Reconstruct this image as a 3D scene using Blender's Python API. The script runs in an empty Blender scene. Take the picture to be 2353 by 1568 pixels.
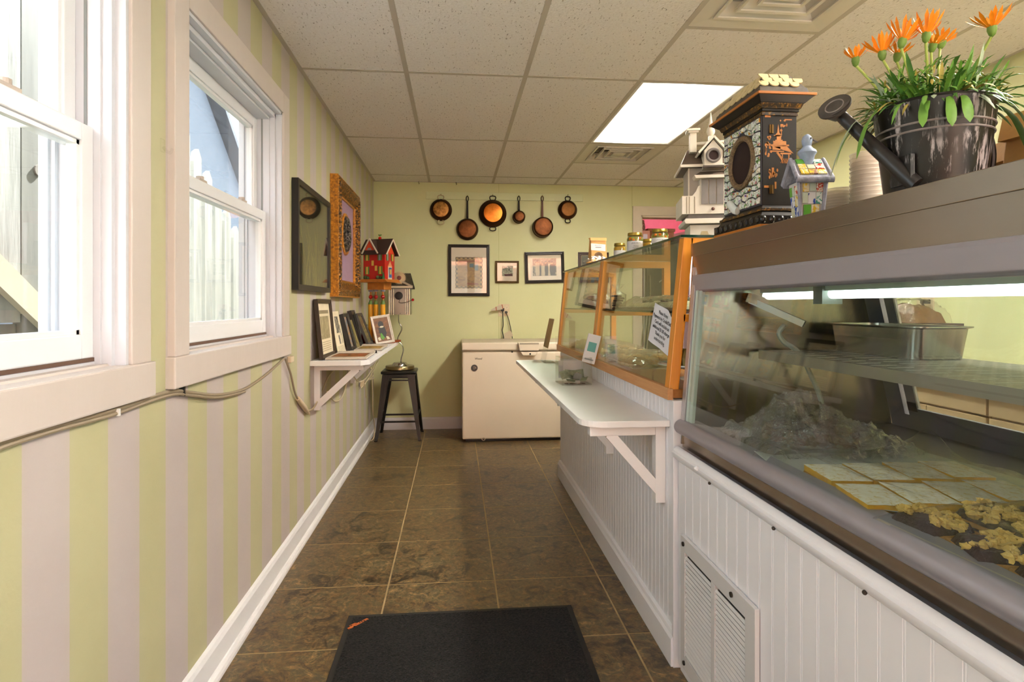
import bpy, bmesh, math, random
from mathutils import Vector, Matrix, noise as mnoise
random.seed(7)
SC = bpy.context.scene
COL = SC.collection
R = math.radians

# ------------------------------------------------------------------ camera, sky, exposure
F_PX, CX, HOR = 1370.0, 1176.5, 700.0
YAW = math.atan(129.5 / F_PX)
CAM_H = 1.204
cam_d = bpy.data.cameras.new('camera')
cam_d.sensor_fit = 'HORIZONTAL'; cam_d.sensor_width = 36.0
cam_d.lens = F_PX * 36.0 / 2353.0
cam_d.shift_y = -84.0 / 2353.0
cam_d.clip_start = 0.02; cam_d.clip_end = 200
cam = bpy.data.objects.new('camera', cam_d); COL.objects.link(cam)
cam.location = (0, 0, CAM_H); cam.rotation_euler = (R(90), 0, -YAW)
SC.camera = cam

world = bpy.data.worlds.new('overcast_sky'); SC.world = world
world.use_nodes = True
bgn = world.node_tree.nodes['Background']
bgn.inputs[0].default_value = (0.86, 0.93, 1.0, 1); bgn.inputs[1].default_value = 6.6

SC.view_settings.view_transform = 'Standard'; SC.view_settings.look = 'None'
SC.view_settings.exposure = 0.5; SC.view_settings.gamma = 1.0
SC.view_settings.use_curve_mapping = False
SC.cycles.max_bounces = 10; SC.cycles.transparent_max_bounces = 40
SC.cycles.diffuse_bounces = 5; SC.cycles.glossy_bounces = 5; SC.cycles.transmission_bounces = 6
SC.cycles.caustics_reflective = False; SC.cycles.caustics_refractive = False
SC.cycles.sample_clamp_indirect = 6.0

sun_d = bpy.data.lights.new('sun', 'SUN'); sun_d.energy = 32.0; sun_d.angle = R(1.0); sun_d.color = (1.0, .98, .95)
sun = bpy.data.objects.new('sun', sun_d); COL.objects.link(sun)
sun.rotation_euler = Vector((.12, .72, .70)).to_track_quat('Z', 'Y').to_euler()

def portal(name, loc, rot, sx, sy):
    l = bpy.data.lights.new(name, 'AREA'); l.shape = 'RECTANGLE'; l.size = sx; l.size_y = sy
    l.cycles.is_portal = True
    o = bpy.data.objects.new(name, l); COL.objects.link(o); o.location = loc; o.rotation_euler = rot
    return o
portal('sky_portal', (-0.95, 2.278, 1.56), (0, R(-90), 0), 1.0, 0.95)
portal('sky_portal', (-0.95, 1.02, 1.56), (0, R(-90), 0), 1.0, 0.95)
portal('sky_portal', (0.92, -1.46, 1.2), (R(90), 0, 0), 3.2, 2.2)

# ------------------------------------------------------------------ helpers
def lin(c):
    if isinstance(c, str):
        c = c.lstrip('#'); c = [int(c[i:i+2], 16) / 255 for i in (0, 2, 4)]
        c = [x / 12.92 if x <= 0.04045 else ((x + 0.055) / 1.055) ** 2.4 for x in c]
    return (c[0], c[1], c[2], 1.0)

def at(px, py, X=None, Y=None, Z=None):
    d = Vector((math.sin(YAW), math.cos(YAW), 0)) * F_PX + Vector((math.cos(YAW), -math.sin(YAW), 0)) * (px - CX) + Vector((0, 0, HOR - py))
    if Y is not None: t = Y / d.y
    elif X is not None: t = X / d.x
    else: t = (Z - CAM_H) / d.z
    return Vector((0, 0, CAM_H)) + d * t

MATS = {}
class NT:
    """small node-tree helper"""
    def __init__(s, name):
        m = bpy.data.materials.new(name); m.use_nodes = True
        s.m = m; s.t = m.node_tree; s.b = s.t.nodes['Principled BSDF']; s.out = s.t.nodes['Material Output']
    def n(s, typ, **kw):
        nd = s.t.nodes.new(typ)
        for k, v in kw.items():
            if k.startswith('i_'):
                key = k[2:]; key = int(key) if key.isdigit() else key.replace('_', ' ')
                nd.inputs[key].default_value = v
            else: setattr(nd, k, v)
        return nd
    def l(s, a, b): s.t.links.new(a, b)
    def coord(s, kind='Object', scale=None):
        tc = s.n('ShaderNodeTexCoord'); o = tc.outputs[kind]
        if scale is not None:
            mp = s.n('ShaderNodeMapping'); mp.inputs['Scale'].default_value = scale if hasattr(scale, '__len__') else (scale,) * 3
            s.l(o, mp.inputs[0]); o = mp.outputs[0]
        return o
    def noise(s, co, scale=5, detail=4, rough=.55, dist=0):
        nd = s.n('ShaderNodeTexNoise'); s.l(co, nd.inputs['Vector'])
        nd.inputs['Scale'].default_value = scale; nd.inputs['Detail'].default_value = detail
        nd.inputs['Roughness'].default_value = rough; nd.inputs['Distortion'].default_value = dist
        return nd.outputs[0]
    def ramp(s, f, stops, interp='LINEAR'):
        nd = s.n('ShaderNodeValToRGB'); cr = nd.color_ramp; cr.interpolation = interp
        while len(cr.elements) < len(stops): cr.elements.new(0.5)
        for e, (p, c) in zip(cr.elements, stops):
            e.position = p; e.color = lin(c)
        s.l(f, nd.inputs[0]); return nd.outputs[0]
    def mix(s, f, a, b, mode='MIX'):
        nd = s.n('ShaderNodeMix'); nd.data_type = 'RGBA'; nd.blend_type = mode
        for sock, v in ((nd.inputs[0], f), (nd.inputs[6], a), (nd.inputs[7], b)):
            if hasattr(v, 'is_linked') or hasattr(v, 'links'): s.l(v, sock)
            elif isinstance(v, (int, float)): sock.default_value = v
            else: sock.default_value = lin(v)
        return nd.outputs[2]
    def math(s, op, a, b=0.0, c=0.0):
        nd = s.n('ShaderNodeMath'); nd.operation = op
        for i, v in enumerate((a, b, c)):
            if hasattr(v, 'links'): s.l(v, nd.inputs[i])
            else: nd.inputs[i].default_value = v
        return nd.outputs[0]
    def color(s, v):
        if hasattr(v, 'links'): s.l(v, s.b.inputs['Base Color'])
        else: s.b.inputs['Base Color'].default_value = lin(v)
    def bump(s, h, strength=.3, dist=.01):
        nd = s.n('ShaderNodeBump'); nd.inputs['Strength'].default_value = strength; nd.inputs['Distance'].default_value = dist
        s.l(h, nd.inputs['Height']); s.l(nd.outputs[0], s.b.inputs['Normal'])
    def set(s, rough=None, metal=None, **kw):
        if rough is not None: s.b.inputs['Roughness'].default_value = rough
        if metal is not None: s.b.inputs['Metallic'].default_value = metal
        for k, v in kw.items(): s.b.inputs[k.replace('_', ' ')].default_value = v
        return s

def M(name, col='#ffffff', rough=.5, metal=0.0, vary=0.0, vscale=12, bump=0.0, bscale=60, stretch=None, **kw):
    """plain painted / solid material with a little tonal variation and relief"""
    if name in MATS: return MATS[name]
    t = NT(name); t.set(rough, metal, **kw)
    if vary or bump: co = t.coord('Object', stretch)
    if vary:
        f = t.noise(co, vscale, 5, .6)
        c = lin(col)
        lo = tuple(max(0, x * (1 - vary)) for x in c[:3]); hi = tuple(min(1, x * (1 + vary)) for x in c[:3])
        t.color(t.ramp(f, [(.3, lo), (.7, hi)]))
    else: t.color(col)
    if bump: t.bump(t.noise(co, bscale, 3, .6), bump, .004)
    MATS[name] = t.m
    return t.m

def wood(name, c1, c2, rough=.4, axis='Z', scale=6.0, coat=0.0):
    if name in MATS: return MATS[name]
    t = NT(name); t.set(rough)
    s = {'X': (1, 14, 14), 'Y': (14, 1, 14), 'Z': (14, 14, 1)}[axis]
    co = t.coord('Object', s)
    f = t.noise(co, scale, 6, .6, .6)
    t.color(t.ramp(f, [(.25, c1), (.75, c2)]))
    t.bump(f, .08, .003)
    if coat: t.set(Coat_Weight=coat, Coat_Roughness=.1)
    MATS[name] = t.m
    return t.m

def glass(name, tint='#ffffff', ior=1.45, rough=0.0, gain=1.0, bump=0.0, bscale=20, haze=0.0):
    """thin see-through sheet: clear transmission plus Fresnel reflection"""
    if name in MATS: return MATS[name]
    t = NT(name)
    fr = t.n('ShaderNodeLayerWeight'); fr.inputs['Blend'].default_value = .5
    f0 = ((ior-1)/(ior+1))**2
    tr = t.n('ShaderNodeBsdfTransparent'); tr.inputs[0].default_value = lin(tint)
    gl = t.n('ShaderNodeBsdfGlossy'); gl.inputs['Roughness'].default_value = rough
    if bump:
        nb = t.n('ShaderNodeBump'); nb.inputs['Strength'].default_value = bump; nb.inputs['Distance'].default_value = .02
        t.l(t.noise(t.coord('Object'), bscale, 4, .6, 1.0), nb.inputs['Height'])
        t.l(nb.outputs[0], gl.inputs['Normal']); t.l(nb.outputs[0], fr.inputs['Normal'])
    f = t.math('ADD', t.math('MULTIPLY', t.math('POWER', fr.outputs[1], 5.0), 1-f0), f0)     # Schlick, the same from both sides
    f = t.math('MULTIPLY', f, gain); f = t.math('MINIMUM', f, 1.0)
    mx = t.n('ShaderNodeMixShader'); t.l(f, mx.inputs[0]); t.l(tr.outputs[0], mx.inputs[1]); t.l(gl.outputs[0], mx.inputs[2])
    res = mx.outputs[0]
    if haze:
        df = t.n('ShaderNodeBsdfDiffuse'); df.inputs[0].default_value = (.9, .9, .9, 1)
        m2 = t.n('ShaderNodeMixShader'); m2.inputs[0].default_value = haze
        t.l(res, m2.inputs[1]); t.l(df.outputs[0], m2.inputs[2]); res = m2.outputs[0]
    t.l(res, t.out.inputs[0])
    MATS[name] = t.m
    return t.m

class MB:
    def __init__(s, T=None):
        s.v = []; s.f = []; s.T = T
    def add(s, vs, fs):
        k = len(s.v)
        s.v += [tuple(s.T @ Vector(v)) if s.T else tuple(v) for v in vs]
        s.f += [[i + k for i in f] for f in fs]
        return s
    def box(s, x0, y0, z0, x1, y1, z1):
        if x0 > x1: x0, x1 = x1, x0
        if y0 > y1: y0, y1 = y1, y0
        if z0 > z1: z0, z1 = z1, z0
        return s.add([(x0,y0,z0),(x1,y0,z0),(x1,y1,z0),(x0,y1,z0),(x0,y0,z1),(x1,y0,z1),(x1,y1,z1),(x0,y1,z1)],
              [(0,3,2,1),(4,5,6,7),(0,1,5,4),(1,2,6,5),(2,3,7,6),(3,0,4,7)])
    def cbox(s, cx, cy, cz, sx, sy, sz):
        return s.box(cx-sx/2, cy-sy/2, cz-sz/2, cx+sx/2, cy+sy/2, cz+sz/2)
    def hexa(s, b, t):
        """b, t: four points each (bottom, top), same winding"""
        return s.add(list(b) + list(t), [(3,2,1,0),(4,5,6,7),(0,1,5,4),(1,2,6,5),(2,3,7,6),(3,0,4,7)])
    def bar(s, p0, p1, w, h=None, up=(0,0,1)):
        """rectangular bar from p0 to p1; w across, h along up"""
        h = w if h is None else h
        p0, p1 = Vector(p0), Vector(p1); d = (p1 - p0).normalized(); up = Vector(up)
        a = d.cross(up)
        if a.length < 1e-4: a = d.cross(Vector((1, 0, 0)))
        a.normalize(); b = a.cross(d).normalized()
        q = [(-1,-1),(1,-1),(1,1),(-1,1)]
        return s.hexa([p0 + a*(w/2*i) + b*(h/2*j) for i, j in q], [p1 + a*(w/2*i) + b*(h/2*j) for i, j in q])
    def cyl(s, p0, p1, r0, r1=None, n=16, cap=True):
        r1 = r0 if r1 is None else r1
        p0, p1 = Vector(p0), Vector(p1); d = (p1 - p0).normalized()
        a = d.orthogonal().normalized(); b = d.cross(a)
        vs = []
        for p, r in ((p0, r0), (p1, r1)):
            for i in range(n):
                t = 2*math.pi*i/n; vs.append(p + a*(r*math.cos(t)) + b*(r*math.sin(t)))
        fs = [(i, (i+1) % n, n+(i+1) % n, n+i) for i in range(n)]
        if cap: fs += [tuple(range(n-1, -1, -1)), tuple(range(n, 2*n))]
        return s.add(vs, fs)
    def lathe(s, prof, n=24, c=(0,0,0), sx=1.0, sy=1.0, wave=None):
        """profile [(r, z)] revolved about z through c"""
        vs = []; fs = []; m = len(prof)
        for i in range(n):
            t = 2*math.pi*i/n
            for (r, z) in prof:
                rr = r * (wave(t, r, z) if wave else 1)
                vs.append((c[0] + rr*math.cos(t)*sx, c[1] + rr*math.sin(t)*sy, c[2] + z))
        for i in range(n):
            j = (i+1) % n
            for k in range(m-1): fs.append((i*m+k, j*m+k, j*m+k+1, i*m+k+1))
        if prof[0][0] > 1e-6: fs.append(tuple(i*m for i in range(n-1, -1, -1)))
        if prof[-1][0] > 1e-6: fs.append(tuple(i*m+m-1 for i in range(n)))
        return s.add(vs, fs)
    def ball(s, c, r, n=14, sx=1, sy=1, sz=1):
        k = max(5, n//2)
        return s.lathe([(r*math.sin(math.pi*i/k) + (1e-7 if i in (0, k) else 0), -r*sz*math.cos(math.pi*i/k)) for i in range(k+1)], n, c, sx, sy)
    def tube(s, pts, r, n=8, closed=False, rr=None):
        pts = [Vector(p) for p in pts]; m = len(pts)
        vs = []; fs = []
        prev = None
        for i, p in enumerate(pts):
            if closed: d = pts[(i+1) % m] - pts[i-1]
            else: d = pts[min(i+1, m-1)] - pts[max(i-1, 0)]
            d.normalize()
            a = d.orthogonal().normalized() if prev is None else (prev - d*prev.dot(d)).normalized()
            prev = a; b = d.cross(a)
            rad = rr[i] if rr else r
            for k in range(n):
                t = 2*math.pi*k/n; vs.append(p + a*(rad*math.cos(t)) + b*(rad*math.sin(t)))
        for i in range(m if closed else m-1):
            j = (i+1) % m
            for k in range(n): fs.append((i*n+k, i*n+(k+1) % n, j*n+(k+1) % n, j*n+k))
        if not closed: fs += [tuple(range(n-1, -1, -1)), tuple((m-1)*n + k for k in range(n))]
        return s.add(vs, fs)
    def prism(s, poly, axis, a0, a1):
        """poly: 2-D points in the plane of the other two axes (cyclic order x,y,z without axis)"""
        def P(u, v, w): return {'x': (w, u, v), 'y': (u, w, v), 'z': (u, v, w)}[axis]
        n = len(poly)
        vs = [P(u, v, a0) for u, v in poly] + [P(u, v, a1) for u, v in poly]
        fs = [tuple(range(n-1, -1, -1)), tuple(range(n, 2*n))] + [(i, (i+1) % n, n+(i+1) % n, n+i) for i in range(n)]
        return s.add(vs, fs)
    def sweep(s, prof, pts):
        """prof: [(u,v)] offsets as world vectors given per point: pts = [(origin, uvec, vvec)]; open loop"""
        n = len(prof); vs = []; fs = []
        for o, u, v in pts:
            for a, b in prof: vs.append(Vector(o) + Vector(u)*a + Vector(v)*b)
        for i in range(len(pts)-1):
            for k in range(n): fs.append((i*n+k, i*n+(k+1) % n, (i+1)*n+(k+1) % n, (i+1)*n+k))
        fs += [tuple(range(n-1, -1, -1)), tuple((len(pts)-1)*n+k for k in range(n))]
        return s.add(vs, fs)
    def grid(s, nu, nv, fn, double=None):
        vs = [fn(i/nu, j/nv) for j in range(nv+1) for i in range(nu+1)]
        fs = [(j*(nu+1)+i, j*(nu+1)+i+1, (j+1)*(nu+1)+i+1, (j+1)*(nu+1)+i) for j in range(nv) for i in range(nu)]
        return s.add(vs, fs)
    def build(s, name, mat=None, parent=None, smooth=False, bevel=0.0, solid=0.0, loc=None, sub=0):
        me = bpy.data.meshes.new(name); me.from_pydata(s.v, [], s.f); me.update()
        bm = bmesh.new(); bm.from_mesh(me); bmesh.ops.recalc_face_normals(bm, faces=bm.faces[:])
        if bevel: bmesh.ops.bevel(bm, geom=[e for e in bm.edges if len(e.link_faces) == 2 and e.calc_face_angle(0) > .5], offset=bevel, segments=2, affect='EDGES', profile=.6)
        bm.to_mesh(me); bm.free()
        if smooth:
            for p in me.polygons: p.use_smooth = True
            try: me.set_sharp_from_angle(angle=R(smooth if smooth is not True else 40))
            except Exception: pass
        if mat is not None:
            for m_ in (mat if isinstance(mat, (list, tuple)) else [mat]): me.materials.append(m_)
        o = bpy.data.objects.new(name, me); COL.objects.link(o)
        if loc is not None: o.location = loc
        if parent is not None: o.parent = parent
        if solid:
            md = o.modifiers.new('thickness', 'SOLIDIFY'); md.thickness = solid; md.offset = 0
        if sub:
            md = o.modifiers.new('smooth', 'SUBSURF'); md.levels = sub; md.render_levels = sub
        return o

def tag(o, label=None, cat=None, group=None, kind=None):
    if label: o['label'] = label
    if cat: o['category'] = cat
    if group: o['group'] = group
    if kind: o['kind'] = kind
    return o
def thing(name, label, cat, loc=(0,0,0), rotz=0.0, group=None):
    o = bpy.data.objects.new(name, None); COL.objects.link(o); o.empty_display_size = .05
    o.location = loc; o.rotation_euler = (0, 0, rotz)
    return tag(o, label, cat, group)
def struct(o, label=None): return tag(o, label, None, None, 'structure')
def dup(src, parent=None, loc=None, rotz=None):
    c = src.copy(); COL.objects.link(c)
    if parent is not None: c.parent = parent
    if loc is not None: c.location = loc
    if rotz is not None: c.rotation_euler = (0, 0, rotz)
    for ch in src.children: dup(ch, c)
    return c
def lettering(body, size, mat, parent, mw, name='lettering', align='CENTER', ext=.0002, shear=0.0, bold=0.0, space=1.0, width=None):
    cu = bpy.data.curves.new(name, 'FONT'); cu.body = body; cu.size = size; cu.align_x = align; cu.align_y = 'CENTER'
    cu.extrude = ext; cu.shear = shear; cu.offset = bold; cu.space_line = space; cu.resolution_u = 3
    cu.materials.append(mat)
    tmp = bpy.data.objects.new(name, cu); me = bpy.data.meshes.new_from_object(tmp); bpy.data.objects.remove(tmp)
    o = bpy.data.objects.new(name, me); COL.objects.link(o); o.parent = parent; o.matrix_local = mw
    return o
def frameM(o, x, y):
    """matrix with origin o, x axis x, y axis y (made orthonormal)"""
    x = Vector(x).normalized(); z = x.cross(Vector(y)).normalized(); y = z.cross(x)
    return Matrix(((x.x, y.x, z.x, o[0]), (x.y, y.y, z.y, o[1]), (x.z, y.z, z.z, o[2]), (0, 0, 0, 1)))
def smoothpath(pts, k=6):
    pts = [Vector(p) for p in pts]; out = []
    for i in range(len(pts)-1):
        p0 = pts[max(i-1, 0)]; p1 = pts[i]; p2 = pts[i+1]; p3 = pts[min(i+2, len(pts)-1)]
        for j in range(k):
            t = j/k
            out.append(.5*((2*p1) + (p2-p0)*t + (2*p0-5*p1+4*p2-p3)*t*t + (3*p1-p0-3*p2+p3)*t*t*t))
    out.append(pts[-1]); return out

# ------------------------------------------------------------------ shared materials
WHITE = M('white_paint', '#dcd8d6', .42, vary=.03, vscale=5, bump=.12, bscale=35)
GLOSSW = M('white_gloss_paint', '#ebeaea', .34, vary=.02, vscale=6)
PLASTICW = M('white_plastic', '#dbd8d2', .35)
BLACK = M('black_paint', '#15120f', .4, vary=.2)
DARKFRAME = M('dark_frame_wood', '#1d1512', .38, vary=.25, vscale=30)
STEEL = None
def brushed(name, col, rough, axis=1, var=.03):
    if name in MATS: return MATS[name]
    t = NT(name); t.set(rough, 1.0); t.color(col)
    sc = [500, 500, 500]; sc[axis] = 1.0
    f = t.noise(t.coord('Object', sc), 1.0, 3, .6)
    mr = t.n('ShaderNodeMapRange'); t.l(f, mr.inputs[0]); mr.inputs[3].default_value = rough - var; mr.inputs[4].default_value = rough + var
    t.l(mr.outputs[0], t.b.inputs['Roughness']); t.bump(f, .012, .0004)
    MATS[name] = t.m; return t.m
STEEL = brushed('brushed_stainless', '#a2978a', .26)
LITTUBE = None
CHROME = M('polished_metal', '#c9c9c6', .14, 1.0)
ALU = M('grey_anodised_metal', '#a09da6', .42, .5)
CLEAR = glass('clear_glass', '#f4f8f6')
CASEGLASS = glass('case_glass', '#f8fbf9', gain=1.3)
PANEGLASS = glass('window_glass', '#f6fafa', gain=.8)
ACRYLIC = glass('clear_acrylic', '#fcfcfb', 1.45, gain=.45)
GREENEDGE = M('green_glass_edge', '#16362a', .12)
OAK = wood('varnished_oak', '#c9791d', '#dd9433', .32, 'Z', 5, .3)
OAKY = wood('varnished_oak_rail', '#c9791d', '#dd9433', .32, 'X', 5, .3)
PINE = wood('raw_wood_strip', '#b98253', '#cc9a68', .5, 'Y', 6)
# ------------------------------------------------------------------ room shell
XL, XR, YB, YF, ZC = -0.785, 2.63, 5.82, -1.30, 2.386
def m_stripes():
    t = NT('striped_wall_paint'); t.set(.6)
    co = t.coord('Object'); sp = t.n('ShaderNodeSeparateXYZ'); t.l(co, sp.inputs[0])
    u = t.math('DIVIDE', t.math('SUBTRACT', sp.outputs[1], 1.1624), .27)
    w = t.math('LESS_THAN', t.math('FRACT', u), .5)
    g = t.ramp(t.noise(co, 3, 4), [(.3, '#b1ac85'), (.7, '#b8b38d')])
    p = t.ramp(t.noise(co, 3, 4), [(.3, '#b6aaa5'), (.7, '#bdb2ac')])
    t.color(t.mix(w, g, p)); t.bump(t.noise(co, 90, 4, .6), .15, .003)
    return t.m
def m_green():
    t = NT('lime_green_paint'); t.set(.55); co = t.coord('Object')
    t.color(t.ramp(t.noise(co, 1.6, 4), [(.3, '#c2c391'), (.7, '#caca9b')])); t.bump(t.noise(co, 80, 4, .6), .12, .003)
    return t.m
STRIPE, GREEN = m_stripes(), m_green()
PINK = M('pink_paint', '#d8647c', .6, vary=.05)

WIN = [(1.803, 2.753), (0.545, 1.495)]       # openings along the striped wall
WZ0, WZ1 = 1.06, 2.062
# striped wall with two window openings
b = MB(); x0, x1 = XL-.16, XL
ys = [YF, WIN[1][0], WIN[1][1], WIN[0][0], WIN[0][1], YB]
for i in range(5):
    if i in (1, 3):
        b.box(x0, ys[i], 0, x1, ys[i+1], WZ0-.02); b.box(x0, ys[i], WZ1+.02, x1, ys[i+1], 2.6)
    else: b.box(x0, ys[i], 0, x1, ys[i+1], 2.6)
struct(b.build('wall_left', STRIPE))
# far wall with doorway
DX0, DX1, DZ = 1.845, 2.52, 2.095
b = MB(); b.box(XL-.16, YB, 0, DX0, YB+.12, 2.6).box(DX1, YB, 0, XR+.1, YB+.12, 2.6).box(DX0, YB, DZ, DX1, YB+.12, 2.6)
WB = struct(b.build('wall_back', GREEN))
for sx in (0.42, 1.755):
    MB().box(sx-.002, YB-.002, .1, sx+.002, YB, ZC).build('panel_seam', M('panel_seam', '#a9ad74', .6), WB)
struct(MB().box(XR, YF, 0, XR+.12, YB+.12, 2.6).build('wall_right', GREEN))
# shop front behind the photographer
b = MB(); b.box(XL-.16, YF-.14, 0, -.68, YF, 2.6).box(2.52, YF-.14, 0, XR+.12, YF, 2.6).box(-.68, YF-.14, 2.28, 2.52, YF, 2.6).box(.35, YF-.14, 0, 2.52, YF, .12)
struct(b.build('wall_front', WHITE))
wf = struct(thing('window_3', 'shop window beside the entrance door', None, (0,0,0)))
b = MB()
for xx in (.35, 1.4, 2.46): b.box(xx, YF-.1, .12, xx+.06, YF-.03, 2.28)
for zz in (.12, 2.22): b.box(.35, YF-.1, zz, 2.52, YF-.03, zz+.06)
b.build('frame', WHITE, wf); MB().box(.4, YF-.07, .16, 2.47, YF-.065, 2.23).build('pane', PANEGLASS, wf)
df = struct(thing('door_1', 'glazed entrance door', None))
b = MB(); b.box(-.68, YF-.1, 0, -.58, YF-.05, 2.28).box(.25, YF-.1, 0, .35, YF-.05, 2.28).box(-.58, YF-.1, 0, .25, YF-.05, .2).box(-.58, YF-.1, 2.14, .25, YF-.05, 2.28)
b.build('frame', WHITE, df); MB().box(-.58, YF-.078, .2, .25, YF-.072, 2.14).build('pane', PANEGLASS, df)

# floor: slate-look tiles
def m_slate():
    t = NT('slate_tile'); t.set(.34); co = t.coord('Object')
    info = t.n('ShaderNodeObjectInfo')
    off = t.n('ShaderNodeVectorMath'); off.operation = 'ADD'
    cx = t.n('ShaderNodeCombineXYZ'); r7 = t.math('MULTIPLY', info.outputs['Random'], 37.0)
    t.l(r7, cx.inputs[0]); t.l(r7, cx.inputs[1]); t.l(co, off.inputs[0]); t.l(cx.outputs[0], off.inputs[1])
    v = off.outputs[0]
    n1 = t.noise(v, 9, 10, .72, 1.4); n2 = t.noise(v, 42, 8, .75, .8); n3 = t.noise(v, 16, 5, .7, .6)
    base = t.ramp(n1, [(.36, '#332b23'), (.44, '#5e4e38'), (.5, '#7d6644'), (.56, '#676049'), (.64, '#a1865c')])
    spk = t.ramp(n2, [(.36, '#1c1814'), (.5, '#7f7566'), (.62, '#cfb890')])
    c = t.mix(.6, base, spk, 'OVERLAY')
    rust = t.ramp(n3, [(.56, '#000000'), (.66, '#ffffff')])
    c = t.mix(t.math('MULTIPLY', rust, .2), c, '#7a4a20')
    t.color(c); t.bump(n2, .25, .004)
    mr = t.n('ShaderNodeMapRange'); t.l(n1, mr.inputs[0]); mr.inputs[3].default_value = .26; mr.inputs[4].default_value = .46
    t.l(mr.outputs[0], t.b.inputs['Roughness'])
    return t.m
SLATE = m_slate()
GROUT = M('grout', '#a08a62', .8, vary=.2, vscale=8)
fl = struct(MB().box(XL-.05, YF-.1, -.06, XR+.1, YB+.02, -.0006).build('floor', GROUT))
gx = [XL] + [-.744 + .457*i for i in range(0, 8)] ; gx = [XL, -.287, .170, .627, 1.084, 1.541, 1.998, 2.455, XR]
gy0 = 2.598 - .468*9
tile_me = {}
for i in range(len(gx)-1):
    j = 0
    while True:
        a = gy0 + .468*j; c_ = a + .468; j += 1
        if a > YB: break
        a2, c2 = max(a, YF), min(c_, YB)
        if c2 <= YF + .02: continue
        w, d = gx[i+1]-gx[i]-.007, c2-a2-.007
        key = (round(w, 3), round(d, 3))
        if key not in tile_me:
            o = MB().box(0, 0, -.01, w, d, 0).build('floor_tile', SLATE, fl); tile_me[key] = o.data
        else:
            o = bpy.data.objects.new('floor_tile', tile_me[key]); COL.objects.link(o); o.parent = fl
        o.location = (gx[i]+.0035, a2+.0035, 0)

# ceiling grid of 2x4 tiles
def m_ctile():
    t = NT('acoustic_tile'); t.set(.85); co = t.coord('Object')
    n1 = t.noise(t.coord('Object', (1, 1, .02)), 90, 2, .5); n2 = t.noise(t.coord('Object', (3.2, 1, .02)), 34, 3, .7, .4)
    pit = t.ramp(n2, [(.62, '#000000'), (.66, '#ffffff')])
    c = t.mix(pit, t.ramp(n1, [(.3, '#ece6e4'), (.7, '#f4efee')]), '#a99e98')
    t.color(c); t.bump(n1, .45, .006)
    return t.m
CTILE = m_ctile(); TEE = M('ceiling_tee', '#b9b0a6', .5)
ce = struct(MB().box(XL-.1, YF, ZC+.06, XR+.1, YB+.1, ZC+.1).build('ceiling', M('plenum', '#b0a89d', .9)))
CXS = [XL, -.25, .36, .97, 1.58, 2.19, XR]; CYS = [YF, -.59, .63, 1.85, 3.07, 4.29, 5.51, YB]
HALF = {(3, 3): 2.46, (3, 5): 4.90}     # bays split by a cross tee: (col, row)
LIGHTS = {(3, 4), (4, 2), (3, 0)}  # includes unseen panels added to brighten the room
VENTS = []
cm = {}
def ctile(x0, y0, x1, y1):
    w, d = round(x1-x0-.022, 4), round(y1-y0-.022, 4)
    if (w, d) not in cm:
        o = MB().box(0, 0, 0, w, d, .015).build('ceiling_tile', CTILE, ce); cm[(w, d)] = o.data
    else:
        o = bpy.data.objects.new('ceiling_tile', cm[(w, d)]); COL.objects.link(o); o.parent = ce
    o.location = (x0+.011, y0+.011, ZC+.001)
for i in range(6):
    for j in range(7):
        x0, x1, y0, y1 = CXS[i], CXS[i+1], CYS[j], CYS[j+1]
        if (i, j) in LIGHTS: continue
        if (i, j) == (3, 3): ctile(x0, 2.46, x1, y1); VENTS.append((x0, y0, x1, 2.46)); continue
        if (i, j) == (3, 5): ctile(x0, 4.90, x1, y1); VENTS.append((x0, y0, x1, 4.90)); continue
        ctile(x0, y0, x1, y1)
def tee(x0, y0, x1, y1):
    MB().box(x0, y0, ZC-.0005, x1, y1, ZC+.012).build('ceiling_tee', TEE, ce)
for x in CXS[1:-1]: tee(x-.012, YF, x+.012, YB)
for k, y in enumerate(CYS[1:-1]):
    for i in range(6): tee(CXS[i]+.012, y-.012, CXS[i+1]-.012, y+.012)
tee(.982, 2.448, 1.568, 2.472); tee(.982, 4.888, 1.568, 4.912)
tee(XL, YF, XL+.022, YB); tee(XR-.022, YF, XR, YB); tee(XL, YB-.022, XR, YB)

# baseboards
b = MB()
prof = [(0,0),(.034,0),(.034,.012),(.03,.022),(.02,.026),(.017,.03),(.017,.098),(.012,.112),(0,.116)]
b.sweep(prof, [((XL, YF, 0), (1,0,0), (0,0,1)), ((XL, YB, 0), (1,0,0), (0,0,1))])
bl = struct(b.build('baseboard_left', GLOSSW))
b = MB(); b.sweep([(0,0),(.016,0),(.016,.1),(.01,.112),(0,.115)], [((XL, YB, 0), (0,-1,0), (0,0,1)), ((DX0-.1, YB, 0), (0,-1,0), (0,0,1))])
struct(b.build('baseboard_back', M('grey_white_trim', '#cfcdd2', .4)))

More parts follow.
